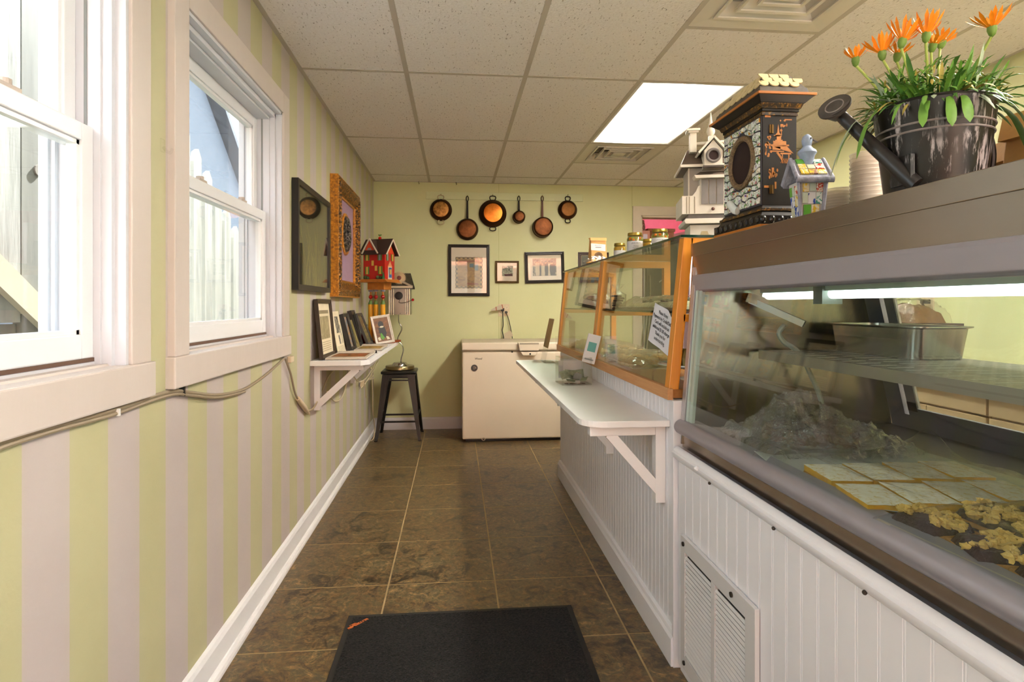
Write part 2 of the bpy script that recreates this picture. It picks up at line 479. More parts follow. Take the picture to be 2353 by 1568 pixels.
# windows in the striped wall
TRIMW = M('window_trim_paint', '#c6bab2', .45, vary=.03, vscale=4, bump=.35, bscale=16, stretch=(1, 1, .35))
VINYL = M('window_vinyl', '#e6e6e8', .3)
JAMB = M('jamb_paint', '#cdcdd2', .4, vary=.02)
TRACK = M('balance_track', '#7e8180', .5)
def window(n, y0, y1, label):
    w = struct(thing('window_%d' % n, label, None))
    xc = XL + .02
    cas = .09
    for a, c in ((y0-cas, y0), (y1, y1+cas)):
        MB().box(XL-.01, a, WZ0, xc, c, WZ1+cas).build('casing', TRIMW, w, bevel=.003)
    MB().box(XL-.01, y0, WZ1, xc, y1, WZ1+cas).build('head_casing', TRIMW, w, bevel=.003)
    MB().box(XL-.01, y0-cas-.012, .972, xc+.006, y1+cas+.012, WZ0).build('apron', TRIMW, w, bevel=.004)
    # painted sill sloping towards the sash
    MB().prism([(XL+.02, WZ0), (XL-.045, WZ0), (XL-.045, WZ0+.006), (XL-.02, WZ0+.006), (XL-.018, WZ0+.001), (XL+.02, WZ0+.0005)], 'y', y0, y1).build('sill', TRIMW, w)
    # stepped jambs
    j = MB()
    for s, yy in ((1, y0), (-1, y1)):
        for (xa, xb, d) in ((XL-.16, XL+.012, .012), (XL-.16, XL-.012, .026), (XL-.16, XL-.034, .032), (XL-.16, XL-.125, .044), (XL-.142, XL-.135, .052)):
            j.box(xa, yy, WZ0, xb, yy+s*d, WZ1)
    for (xa, xb, d) in ((XL-.16, XL+.012, .012), (XL-.16, XL-.012, .03), (XL-.16, XL-.034, .04)):
        j.box(xa, y0, WZ1-d, xb, y1, WZ1)
    j.box(XL-.16, y0, WZ0, XL-.045, y1, WZ0+.012)
    j.build('jamb', JAMB, w)
    ya, yb = y0+.033, y1-.033
    for s, yy in ((1, ya), (-1, yb)):
        MB().box(XL-.068, yy, 1.60, XL-.062, yy+s*.002, WZ1-.04).build('balance_track', TRACK, w)
    def sash(nm, x, z0, z1, br, tr):
        f = MB(); st = .042; xa, xb = x-.032, x
        f.box(xa, ya, z0, xb, ya+st, z1).box(xa, yb-st, z0, xb, yb, z1).box(xa, ya+st, z0, xb, yb-st, z0+br).box(xa, ya+st, z1-tr, xb, yb-st, z1)
        o = f.build(nm, VINYL, w, bevel=.003)
        g = .01
        bd = MB(); xi = x-.006
        bd.box(xa+.004, ya+st, z0+br, xi, ya+st+g, z1-tr).box(xa+.004, yb-st-g, z0+br, xi, yb-st, z1-tr).box(xa+.004, ya+st, z0+br, xi, yb-st, z0+br+g).box(xa+.004, ya+st, z1-tr-g, xi, yb-st, z1-tr)
        bd.build('glazing_bead', VINYL, o)
        MB().box(x-.018, ya+st, z0+br, x-.014, yb-st, z1-tr).build('pane', PANEGLASS, o)
        return o
    lo = sash('lower_sash', XL-.048, WZ0+.022, 1.612, .055, .04)
    sash('upper_sash', XL-.086, 1.572, WZ1-.04, .04, .045)
    MB().box(XL-.05, ya, WZ0+.013, XL-.046, yb, WZ0+.022).build('sill_gap', M('sill_gap', '#5d4436', .8), w)
    for k in (.28, .72):
        yy = ya + (yb-ya)*k
        MB().box(XL-.08, yy-.03, 1.612, XL-.055, yy+.03, 1.622).cyl((XL-.066, yy, 1.622), (XL-.066, yy, 1.632), .012).build('sash_lock', M('lock_taupe', '#b3a498', .4), lo)
    return w
window(1, *WIN[1], 'white double-hung window looking onto a weathered plank wall')
window(2, *WIN[0], 'white double-hung window looking onto a picket fence')

# outside: weathered planks, pickets, dark roof, ground
OUTW = M('weathered_white_wood', '#8b8780', .8, vary=.3, vscale=9, bump=.6, bscale=20, stretch=(1, 1, .15))
OUTG = M('weathered_grey_wood', '#726e66', .85, vary=.2, vscale=8, bump=.4, bscale=14, stretch=(1, 1, .15))
struct(MB().box(-14, -14, -.5, XL-.16, 14, -.4).build('ground', M('yard_ground', '#77745e', .95, vary=.3, vscale=2)))
struct(MB().box(XL-.16, -14, -.5, 14, YF-.14, -.05).build('ground_street', M('street_concrete', '#d2ccc2', .9, vary=.06)))
pw = thing('plank_wall', 'weathered white plank wall outside the window', 'fence', (-1.55, 2.0, -.4))
y = -1.0; k = 0
while y < 1.0:
    wd = random.choice((.2, .24, .28)); zt = 3.2
    z0 = 1.52 + random.uniform(-.02, .05) if k % 2 else 0
    MB().box(-.02-.012*(k % 3), y, z0, .01, y+wd-.006, zt).build('plank', OUTW if k % 3 else OUTG, pw)
    if z0: MB().box(-.03, y, 0, -.005, y+wd-.006, z0-.006).build('plank', OUTG, pw)
    y += wd; k += 1
MB().bar((.02, .1, 1.75), (.02, .75, 1.3), .03, .09).build('brace', M('pale_new_wood', '#a89d88', .7), pw)
for (yy, zz) in ((-.02, 1.95), (-.02, 1.78), (.36, 2.1), (.5, 1.9)):
    MB().cyl((.008, yy, zz), (.016, yy, zz), .02, n=12).build('bolt', M('bolt_rust', '#7a7068', .6, .3), pw)
pf = thing('picket_fence', 'white picket fence with stepped tops beyond the second window', 'fence', (-1.62, 3.35, -.4))
for k in range(17):
    y = .0 + .165*k; zt = 2.78 - .1*(k-1)
    zt = max(zt, 1.55)
    MB().prism([(y, 0), (y+.115, 0), (y+.115, zt-.05), (y+.07, zt), (y+.02, zt-.03), (y, zt-.09)], 'x', -.012, .012).build('picket', OUTW, pf)
MB().box(-.05, -.1, .6, -.014, 2.9, .7).build('rail', OUTG, pf); MB().box(-.05, -.1, 1.3, -.014, 2.9, 1.4).build('rail', OUTG, pf)
# neighbouring roof
nb = thing('neighbour_house', 'dark grey gabled house beyond the picket fence', 'house', (-5.0, 11.8, -.4))
ROOFM = M('dark_shingles', '#3c4048', .85, vary=.25, vscale=6)
MB().prism([(-3.6, 0), (4.4, 0), (4.4, 2.9), (0, 6.4), (-3.6, 3.6)], 'x', -5.0, 0).build('house_wall', M('slate_siding', '#4b5058', .8, vary=.15, vscale=5, stretch=(1, 1, 6)), nb)
for (ya, za, yb, zb_) in ((-4.0, 3.25, 0, 6.5), (4.9, 2.5, 0, 6.5)):
    MB().hexa([(-5.2, ya, za), (.25, ya, za), (.25, yb, zb_), (-5.2, yb, zb_)], [(-5.2, ya, za+.15), (.25, ya, za+.15), (.25, yb, zb_+.15), (-5.2, yb, zb_+.15)]).build('house_roof', ROOFM, nb)
# brick house across the street, seen only in reflections
bh = thing('brick_house', 'brick house across the street, mirrored in the picture glass', 'house', (.4, -9, -.05))
def m_brick():
    t = NT('brick_facade'); t.set(.85); br = t.n('ShaderNodeTexBrick'); t.l(t.coord('Object', (1, 1, 1)), br.inputs[0])
    mp = t.n('ShaderNodeMapping'); mp.inputs['Rotation'].default_value = (R(90), 0, 0); t.l(t.coord('Object'), mp.inputs[0]); t.l(mp.outputs[0], br.inputs[0])
    br.inputs['Scale'].default_value = 4; br.inputs['Color1'].default_value = lin('#b0694c'); br.inputs['Color2'].default_value = lin('#c47f60'); br.inputs['Mortar'].default_value = lin('#d0c4b4')
    t.color(br.outputs[0]); return t.m
MB().box(-5, -.3, 0, 5, 0, 5).build('facade', m_brick(), bh)
for xx in (-3.4, -.6, 2.2):
    MB().box(xx, 0, 1.0, xx+1.1, .02, 2.6).build('house_window', M('far_window', '#6b6258', .3), bh)

# doorway casing and the pink back room
dc = struct(thing('door_2', 'white cased doorway to the pink room', None))
CASE = M('door_casing_paint', '#c9bda9', .45, vary=.03)
MB().box(DX0-.085, YB-.02, 0, DX0, YB, DZ+.09).build('casing', CASE, dc); MB().box(DX1, YB-.02, 0, DX1+.085, YB, DZ+.09).build('casing', CASE, dc)
MB().box(DX0, YB-.02, DZ, DX1, YB, DZ+.09).build('head_casing', CASE, dc)
MB().box(DX0, YB-.004, 0, DX0+.015, YB+.13, DZ).box(DX1-.015, YB-.004, 0, DX1, YB+.13, DZ).box(DX0, YB-.004, DZ-.018, DX1, YB+.13, DZ).build('door_jamb', CASE, dc)
b = MB(); b.box(1.2, YB+1.9, 0, 3.6, YB+2.0, 2.6)
struct(b.build('wall_pink_back', PINK)); struct(MB().box(1.1, YB+.12, 0, 1.2, YB+2, 2.6).build('wall_pink_left', PINK))
struct(MB().box(3.3, YB+.12, 0, 3.4, YB+2, 2.6).build('wall_pink_right', PINK))
struct(MB().box(1.1, YB+.12, 2.5, 3.6, YB+2, 2.6).build('ceiling_pink_room', M('pink_room_ceiling', '#e3b9b4', .7)))
struct(MB().box(1.1, YB, -.06, 3.6, YB+2, -.001).build('floor_pink_room', SLATE))
bd = struct(thing('door_3', 'pale pink panelled door standing open in the pink room', None, (2.62, YB+.62, 0), R(100)))
PALEP = M('pale_pink_paint', '#dfc3c6', .45)
MB().box(0, -.02, 0, .75, .02, 2.03).build('door_leaf', PALEP, bd)
for z0, z1 in ((.2, .9), (1.1, 1.85)):
    MB().box(.12, -.03, z0, .63, .03, z1).build('door_panel', PALEP, bd)

# ------------------------------------------------------------------ ceiling troffers
def m_diff():
    """prismatic lens: brightest under the tubes"""
    t = NT('lit_prismatic_lens'); t.set(.3); t.color('#f4ead8')
    co = t.coord('Object'); sp = t.n('ShaderNodeSeparateXYZ'); t.l(co, sp.inputs[0])
    ax = t.math('DIVIDE', t.math('SUBTRACT', t.math('ABSOLUTE', t.math('ADD', sp.outputs[0], .04)), .05), .2)
    ax = t.math('MINIMUM', t.math('MAXIMUM', ax, 0.0), 1.0)
    fall = t.math('SUBTRACT', 1.0, ax)
    fall = t.math('POWER', fall, 8.0)
    ay = t.math('MINIMUM', t.math('DIVIDE', t.math('SUBTRACT', .60, t.math('ABSOLUTE', sp.outputs[1])), .09), 1.0)
    e = t.math('ADD', t.math('MULTIPLY', t.math('MULTIPLY', fall, ay), LAMP), .8)
    t.b.inputs['Emission Color'].default_value = (1.0, .93, .83, 1)
    t.l(e, t.b.inputs['Emission Strength'])
    return t.m
LAMP = 118.0
LENS = m_diff()
def troffer(i, j, label):
    x0, x1, y0, y1 = CXS[i], CXS[i+1], CYS[j], CYS[j+1]; cx, cy = (x0+x1)/2, (y0+y1)/2
    t = thing('ceiling_light', label, 'ceiling light', (cx, cy, ZC), group='fluorescent ceiling panels')
    hx, hy = (x1-x0)/2-.012, (y1-y0)/2-.012
    f = MB(); f.box(-hx, -hy, 0, -hx+.014, hy, .05).box(hx-.014, -hy, 0, hx, hy, .05).box(-hx+.014, -hy, 0, hx-.014, -hy+.014, .05).box(-hx+.014, hy-.014, 0, hx-.014, hy, .05)
    f.build('frame', GLOSSW, t)
    MB().box(-hx+.014, -hy+.014, .008, hx-.014, hy-.014, .014).build('lens', LENS, t)
troffer(3, 4, 'lit fluorescent panel set in the ceiling grid next to the square vent')
troffer(3, 0, 'unseen fluorescent panel added as fill light just inside the shop window')  # out of view, added to brighten the room
troffer(4, 2, 'unseen fluorescent panel added as fill light above the back worktop')  # unseen extra panel, added for more light
b = thing('added_bulb', 'unseen round lamp added to light the pink room', 'ceiling light', (2.4, YB+1.0, 2.5))  # invented lamp, out of view, added to light the pink room
te = NT('added_globe_glow'); te.b.inputs['Emission Color'].default_value = (1, .85, .68, 1); te.b.inputs['Emission Strength'].default_value = 14
MB().ball((0, 0, -.07), .07, 16).build('globe', te.m, b, True); MB().cyl((0, 0, -.012), (0, 0, 0), .06).build('canopy', GLOSSW, b)

# square louvred ceiling vents
VENTM = M('vent_enamel', '#d8d1c6', .4)
for k, (x0, y0, x1, y1) in enumerate(VENTS):
    t = thing('ceiling_vent', ['square louvred ceiling vent above the flowering watering can', 'square louvred ceiling vent beyond the lit panel'][k], 'vent', ((x0+x1)/2, (y0+y1)/2, ZC), group='square ceiling vents')
    h = (x1-x0)/2-.012
    MB().box(-h, -h, .055, h, h, .06).build('back_plate', M('vent_dark', '#8d877e', .6), t)
    def ring(ho, hi, zo, zi, nm, th=.006):
        # sloping square louvre between outer half-width ho at zo and inner hi at zi
        q = MB()
        for a in range(4):
            c, s = math.cos(a*math.pi/2), math.sin(a*math.pi/2)
            P = lambda u, v, z: (u*c - v*s, u*s + v*c, z)
            q.hexa([P(-ho, -ho, zo), P(ho, -ho, zo), P(hi, -hi, zi), P(-hi, -hi, zi)], [P(-ho, -ho, zo+th), P(ho, -ho, zo+th), P(hi, -hi, zi+th), P(-hi, -hi, zi+th)])
        q.build(nm, VENTM, t)
    ring(h, h-.075, .0, .004, 'frame')
    for q, ho in enumerate((h-.075, h-.14, h-.2)):
        ring(ho-.0, ho-.055, .004-.014*0, .045, 'louvre')
        ring(ho, ho-.014, -.004, -.002, 'louvre_lip')
    MB().cbox(0, 0, .0, .1, .1, .006).build('center_plate', VENTM, t)
# ------------------------------------------------------------------ generic picture frames
def frame_ring(w, h, bw, depth, prof=None):
    """picture-frame ring in local x (width), z (height); front towards -y. Returns MB"""
    b = MB(); prof = prof or [(0, 0), (0, depth), (bw*.25, depth*1.0), (bw*.6, depth*.8), (bw, depth*.72), (bw, 0)]
    cs = [(-w/2, -h/2, 1, 1), (w/2, -h/2, -1, 1), (w/2, h/2, -1, -1), (-w/2, h/2, 1, -1)]
    vs = []; n = len(prof)
    for (x, z, sx, sz) in cs:
        for (u, d) in prof: vs.append((x + sx*u, -d, z + sz*u))
    fs = []
    for i in range(4):
        j = (i+1) % 4
        for k in range(n): fs.append((i*n+k, j*n+k, j*n+(k+1) % n, i*n+(k+1) % n))
    b.add(vs, fs); return b
PAPER = M('mat_board', '#d9ccb6', .7, vary=.02)
CREAM = M('cream_paper', '#dccfb2', .7, vary=.06, vscale=10)
def m_art(name, stops, scale=14, stretch=(1, 1, 1), dist=1.5, detail=6, rough=.5):
    if name in MATS: return MATS[name]
    t = NT(name); t.set(rough)
    t.color(t.ramp(t.noise(t.coord('Object', stretch), scale, detail, .6, dist), stops, 'LINEAR')); MATS[name] = t.m
    return t.m
def flat_shapes(shapes, y, th=.0006):
    b = MB()
    for poly in shapes: b.prism(poly, 'y', y, y-th)
    return b
def oval(cx, cz, rx, rz, n=14): return [(cx + rx*math.cos(2*math.pi*i/n), cz + rz*math.sin(2*math.pi*i/n)) for i in range(n)]

# ------------------------------------------------------------------ things on the striped wall
def wallframe(o, w, h):
    """local frame for the left wall: x along +y world, front (-y local) towards +x world"""
    o.rotation_euler = (0, 0, R(90)); return o
# dark glazed picture
t = wallframe(thing('framed_print', 'black framed glazed dark print of pale grasses on the striped wall', 'picture', (XL+.001, 3.32, 1.545)), 0, 0)
t.rotation_euler = (0, 0, R(90))
frame_ring(.74, .54, .028, .032, [(0, 0), (0, .032), (.028, .03), (.028, 0)]).build('frame', BLACK, t)
MB().box(-.345, -.012, -.245, .345, -.004, .245).build('print', m_art('grass_print', [(.3, '#1c1d12'), (.5, '#2f3120'), (.68, '#4a4a30')], 5, (3, 1, .7), 2.5), t)
b = MB()
for i in range(34):
    x = random.uniform(-.2, .3); z = -.24; ln = random.uniform(.12, .36); k = random.uniform(-.25, .25)
    b.tube(smoothpath([(x, -.0125, z), (x+k*.3, -.0128, z+ln*.5), (x+k*.8, -.0125, z+ln)], 4), .0012, 4)
b.build('print_grass', M('pale_grass_ink', '#a49a52', .6), t)
MB().box(-.345, -.024, -.245, .345, -.021, .245).build('glass', glass('picture_glass', '#ffffff', 1.5, gain=1.4), t)

# gilt frame with purple picture
GILT = m_art('gilt', [(.3, '#6b3f0c'), (.55, '#b87417'), (.75, '#d8962c')], 60, (1, 1, 1), .5, 4, .35)
NT_ = None
def m_gilt2():
    t = NT('carved_gilt'); t.set(.38, .35); co = t.coord('Object')
    v = t.n('ShaderNodeTexVoronoi'); t.l(co, v.inputs['Vector']); v.inputs['Scale'].default_value = 70
    t.color(t.ramp(v.outputs[0], [(.1, '#c8862a'), (.5, '#6d430f'), (.8, '#2c1a08')])); t.bump(v.outputs[0], .8, .01); return t.m
GILT2 = m_gilt2()
t = thing('gilt_picture', 'carved gilt frame around a lilac picture with an oval wreath', 'picture', (XL+.001, 4.245, 1.64), R(90))
frame_ring(.83, .765, .10, .065, [(0, 0), (0, .05), (.008, .056), (.02, .052), (.03, .062), (.045, .065), (.05, .06), (.075, .045), (.082, .03), (.10, .028), (.10, 0)]).build('frame', GILT2, t, True)
frame_ring(.838, .773, .012, .052, [(0, 0), (0, .05), (.012, .054), (.012, 0)]).build('outer_edge', GILT, t)
frame_ring(.64, .575, .014, .036, [(0, 0), (0, .03), (.007, .036), (.014, .03), (.014, 0)]).build('inner_edge', GILT, t)
MB().box(-.315, -.02, -.28, .315, -.002, .28).build('picture_panel', M('lilac_canvas', '#9a7d93', .7, vary=.06, vscale=20, bump=.1, bscale=300), t)
ring = [(.135*math.cos(a)-.02, -.022, .135*math.sin(a)+.05) for a in [2*math.pi*i/40 for i in range(40)]]
MB().tube(ring, .012, 8, True).build('wreath_rim', GILT, t, True)
ring = [(.095*math.cos(a)-.02, -.022, .1*math.sin(a)+.05) for a in [2*math.pi*i/40 for i in range(40)]]
def m_beads():
    t = NT('dark_beads'); t.set(.25); v = t.n('ShaderNodeTexVoronoi'); t.l(t.coord('Object'), v.inputs['Vector']); v.inputs['Scale'].default_value = 90
    t.color(t.ramp(v.outputs[1], [(.2, '#1d1a22'), (.55, '#4a4036'), (.9, '#9c8f86')])); t.bump(v.outputs[0], 1, .02); return t.m
MB().tube(ring, .026, 10, True).build('wreath', m_beads(), t, True)

# clear plastic hook between the windows
p = at(372, 335, X=XL)
t = thing('wall_hook', 'clear plastic stick-on hook between the two windows', 'hook', (XL, p.y, p.z), R(90))
MB().box(-.012, -.004, -.018, .012, 0, .018).build('hook_plate', ACRYLIC, t, bevel=.002)
MB().tube(smoothpath([(0, -.004, -.004), (.0, -.012, -.014), (.004, -.02, -.018), (.006, -.024, -.006)]), .004, 8).build('hook_arm', ACRYLIC, t, True)

# lamp cord strung under the windows
CORD = M('beige_cord', '#8f8069', .5); CORD2 = M('cream_cord', '#cdbf9f', .5); PLUG = M('cream_plug', '#d3bfa0', .4)
def wallpts(pts, x): return [at(px, py, X=x) for px, py in pts]
t = thing('power_cord', 'beige cord pinned along the striped wall under both windows', 'cord', (0, 0, 0))
P = wallpts([(-160, 1075), (0, 1016), (130, 977), (260, 943), (345, 913), (400, 899), (440, 903), (500, 908), (560, 895), (608, 864), (640, 836), (652, 824)], XL+.008)
b = MB(); b.tube(smoothpath(P, 6), .0055, 8); b.build('cord', CORD, t, True)
b = MB(); b.tube([q + Vector((.004, 0, -.009)) for q in smoothpath(P[:9], 6)], .0045, 8); b.build('cord_strand', CORD, t, True)
p = at(668, 826, X=XL+.012); MB().cbox(XL+.012, p.y, p.z, .02, .05, .03).build('plug', PLUG, t, bevel=.005)
p = at(256, 948, X=XL); MB().cbox(XL+.012, p.y, p.z, .012, .008, .016).build('cable_clip', PLASTICW, t)
p = at(412, 899, X=XL); MB().box(XL, p.y-.003, p.z-.014, XL+.016, p.y+.003, p.z+.014).build('cable_tie', BLACK, t)
t = thing('extension_cord', 'cream extension cord looping from the window plug under the shelf', 'cord', (0, 0, 0))
P = wallpts([(656, 826), (668, 860), (677, 900), (688, 926)], XL+.012)
MB().tube(smoothpath(P, 6), .005, 8).build('cord', CORD, t, True)
a, c = at(684, 916, X=XL+.013), at(700, 938, X=XL+.013)
MB().cyl(a, c, .011, .015, 10).cyl(c, c + (c-a)*.6, .014, .008, 10).build('connector', PLUG, t, True)
P = wallpts([(698, 936), (708, 944), (722, 936), (734, 912), (744, 890), (757, 862), (775, 846)], XL+.016)
MB().tube(smoothpath(P, 6), .0045, 8).build('cord', CORD2, t, True)
t = thing('tangled_cord', 'tangle of cream cords hanging beneath the wall shelf', 'cord', (0, 0, 0))
for q, (pts, x) in enumerate([([(752, 900), (768, 922), (784, 915), (796, 885), (802, 852)], XL+.012), ([(812, 865), (826, 878), (842, 868), (856, 846), (862, 828)], XL+.05),
            ([(850, 845), (858, 862), (846, 874), (836, 884), (830, 892)], XL+.04), ([(868, 822), (856, 850), (850, 872), (862, 868)], XL+.06), ([(838, 872), (840, 892), (841, 914)], XL+.02),
            ([(853, 846), (856, 900), (857, 950), (861, 985), (858, 1008), (850, 1014)], XL+.05), ([(874, 818), (866, 838), (845, 872), (838, 884)], XL+.05)]):
    MB().tube(smoothpath(wallpts(pts, x), 6), .0045, 6).build('cord', CORD2, t, True)
p = at(833, 882, X=XL+.03); MB().cbox(p.x, p.y, p.z, .03, .03, .05).build('plug', PLUG, t, bevel=.004)

# ------------------------------------------------------------------ wall shelf
SZ = .898
t = thing('wall_shelf', 'white bracketed shelf along the striped wall holding pictures', 'shelf', (XL, 3.31, SZ))
MB().prism([(0, 0), (.27, 0), (.31, .06), (.31, 1.70), (0, 1.70)], 'z', -.028, 0).build('shelf_board', GLOSSW, t, bevel=.002)
for yy in (.10, 1.25):
    br = MB().box(0, yy, -.285, .032, yy+.04, -.028).build('bracket', GLOSSW, t)
    MB().box(.032, yy, -.062, .27, yy+.04, -.028).build('bracket_arm', GLOSSW, br)
    MB().bar((.02, yy+.02, -.255), (.235, yy+.02, -.055), .036, .036, (0, 1, 0)).build('bracket_brace', GLOSSW, br)

def leaning(name, label, y0, y1, h, xb, xt, bw, fmat, art, d=.018, inner=None, cat='picture', mat_w=0):
    """framed picture leaning on the left wall: bottom at x=xb, top at x=xt"""
    w = y1-y0
    o = thing(name, label, cat, (0, 0, 0), 0)
    up = Vector((xt-xb, 0, math.sqrt(max(h*h-(xt-xb)**2, .01)))).normalized()
    base = Vector((xb, (y0+y1)/2, SZ+.001))
    m = Matrix.Translation(base) @ Matrix((( 0, -up.z, up.x, 0), (1, 0, 0, 0), (0, up.x, up.z, 0), (0, 0, 0, 1)))
    # local x -> world +y, local -y -> outward (+x), local z -> up the picture
    o.matrix_world = m @ Matrix.Translation((0, 0, h/2))
    if bw: frame_ring(w, h, bw, d).build('frame', fmat, o)
    MB().box(-w/2+bw*.8, -d*.4, -h/2+bw*.8, w/2-bw*.8, -.001, h/2-bw*.8).build('picture_print', art, o)
    if mat_w:
        frame_ring(w-2*bw, h-2*bw, mat_w, d*.5, [(0, 0), (0, d*.5), (mat_w, d*.5), (mat_w, 0)]).build('mat_board', PAPER, o)
    return o
WALNUT = M('walnut_frame', '#2f1f14', .4, vary=.2, vscale=30)
o = leaning('leaning_picture', 'tall walnut framed yellowed clipping at the near end of the shelf', 3.35, 3.71, .335, -.742, -.775, .024, WALNUT, CREAM, .022)
MB().box(-.11, -.0092, -.06, .11, -.0088, .07).build('clipping_photo', m_art('old_photo', [(.3, '#6f6344'), (.55, '#9c8f6c'), (.75, '#c0b48f')], 40, (1, 1, .5)), o)
MB().box(-.12, -.0092, .085, .12, -.0088, .105).build('clipping_headline', M('faded_ink', '#877a5c', .7), o)
for k in range(5): MB().box(-.11, -.0092, -.075-.012*k, .11, -.0088, -.08-.012*k).build('clipping_text', M('faded_ink2', '#b0a482', .7), o)
o = leaning('newspaper_clipping', 'cream mounted newspaper clipping with two small photographs', 3.716, 3.962, .265, -.715, -.765, 0, None, CREAM, .012, cat='clipping')
for z0, z1, x0, x1 in ((-.005, .1, -.05, .06), (-.075, -.02, -.02, .02), (-.075, .045, .07, .085)):
    MB().box(x0, -.0054, z0, x1, -.005, z1).build('clipping_photo', m_art('ink_photo', [(.35, '#26221d'), (.5, '#6a6457'), (.65, '#c9c0ab')], 50), o)
for k in range(6): MB().box(-.1, -.0054, -.088-.007*k, .1, -.005, -.091-.007*k).build('clipping_text', M('faded_ink2', '#b0a482', .7), o)
o = leaning('leaning_picture', 'black edged frame with a blue and orange picture on the shelf', 3.968, 4.16, .245, -.70, -.76, .02, BLACK, m_art('blue_orange_art', [(.3, '#31517a'), (.45, '#6b7c8c'), (.55, '#b88a4d'), (.7, '#7a3d22')], 18), .03)
o = leaning('leaning_picture', 'small olive gilt frame with a grey photograph on the shelf', 4.165, 4.30, .20, -.69, -.75, .03, M('olive_gilt', '#857a4a', .45, .2), m_art('grey_art', [(.35, '#4d4a40'), (.65, '#a7a28e')], 20), .02)
o = leaning('leaning_picture', 'tall black frame between the small frames on the shelf', 4.305, 4.45, .265, -.70, -.765, .03, BLACK, m_art('sepia_art', [(.35, '#2a211a'), (.6, '#6b5a40')], 22), .03)
o = leaning('leaning_picture', 'dark framed multicoloured painting beside the red bottle', 4.455, 4.70, .25, -.65, -.74, .02, M('slate_frame', '#3a3836', .4), m_art('colour_art', [(.3, '#24301f'), (.42, '#6e3d22'), (.52, '#3c5a35'), (.62, '#b08a52'), (.75, '#cfc29a')], 20), .02)

# magazines lying on the shelf
def magazine(name, label, x0, y0, x1, y1, art, rot=0.0, curl=.012):
    o = thing(name, label, 'magazine', ((x0+x1)/2, (y0+y1)/2, SZ), rot)
    w, d = x1-x0, y1-y0
    f = lambda u, v, z: (-w/2 + u*w, -d/2 + v*d, z + .006*math.sin(v*math.pi)*.6 + curl*(max(0, v-.75)/.25)**2)
    MB().grid(8, 12, lambda u, v: f(u, v, .007)).build('pages', M('magazine_paper', '#cfc5b6', .45), o, solid=.008)
    MB().grid(8, 12, lambda u, v: f(.08+.84*u, .16+.64*v, .0118)).build('cover_photo', art, o)
    MB().grid(8, 12, lambda u, v: f(u, v, .0016)).build('back_cover', M('magazine_back', '#2b201a', .5), o, solid=.002)
    return o
magazine('magazine', 'open magazine with red and brown food photograph on the shelf', -.712, 3.35, -.49, 3.72, m_art('food_art', [(.3, '#2a1a10'), (.45, '#5e3a1c'), (.56, '#a8662c'), (.66, '#a33424'), (.78, '#d9a860')], 9, (1, 1, 1), 2))
magazine('magazine', 'magazine with yellow dish photographs farther along the shelf', -.662, 3.98, -.485, 4.34, m_art('food_art2', [(.3, '#3b3f1d'), (.46, '#8a6f2c'), (.56, '#c7a14d'), (.66, '#7c3d20'), (.8, '#e0cfa0')], 14, (1, 1, 1), 2))
o = thing('folded_card', 'small folded white card at the front of the wall shelf', 'card', (-.505, 3.86, SZ), R(10))
MB().prism([(-.02, 0), (.02, 0), (.0, .016)], 'y', -.05, .05).build('card', PLASTICW, o)
MB().box(-.012, -.056, 0, .004, -.04, .018).build('card_clip', BLACK, o)

# white framed photo at the shelf end
o = thing('white_picture', 'white framed picture of a black and green figure at the shelf end', 'picture', (-.545, 4.70, SZ+.001), R(22))
o.rotation_euler = (R(-16), R(-8), R(24))
w, h = .15, .225
fr = frame_ring(w, h, .018, .022); T = Matrix.Translation((0, 0, h/2))
fr.v = [tuple(T @ Vector(v)) for v in fr.v]; fr.build('frame', M('chalky_white', '#d5cbbd', .6, vary=.1, vscale=40), o)
MB().box(-w/2+.014, -.012, .014, w/2-.014, -.004, h-.014).build('picture_print', m_art('brown_bg', [(.35, '#4f2a0c'), (.6, '#80501c')], 14), o)
flat_shapes([oval(-.005, .155, .022, .026), [(-.03, .13), (.02, .135), (.028, .08), (.012, .045), (-.012, .045), (-.03, .09)]], -.0122).build('print_figure', M('figure_black', '#12100e', .5), o)
flat_shapes([[(-.022, .085), (-.012, .085), (.006, .045), (-.012, .03), (-.026, .05)]], -.0126).build('print_leaf', M('figure_green', '#4f8a22', .5), o)
for nm, sh_ in (('print_collar', oval(-.002, .134, .016, .007)), ('print_shoe', [(-.05, .052), (-.032, .058), (-.026, .03), (-.046, .028)]), ('print_shoe', [(.016, .055), (.034, .052), (.045, .03), (.022, .028)])):
    flat_shapes([sh_], -.013).build(nm, M('figure_cream', '#cfc5a8', .5), o)

# red bottle
o = thing('red_bottle', 'small dark red bottle behind the white frame on the shelf', 'bottle', (-.70, 4.745, SZ))
MB().lathe([(.001, 0), (.033, 0), (.034, .01), (.034, .085), (.024, .1), (.014, .108), (.012, .12)], 20).build('bottle_body', M('red_glass', '#6a0c0a', .15), o, True)
MB().cyl((0, 0, .12), (0, 0, .15), .014).build('bottle_cap', M('dark_green_cap', '#26301c', .4), o, True)

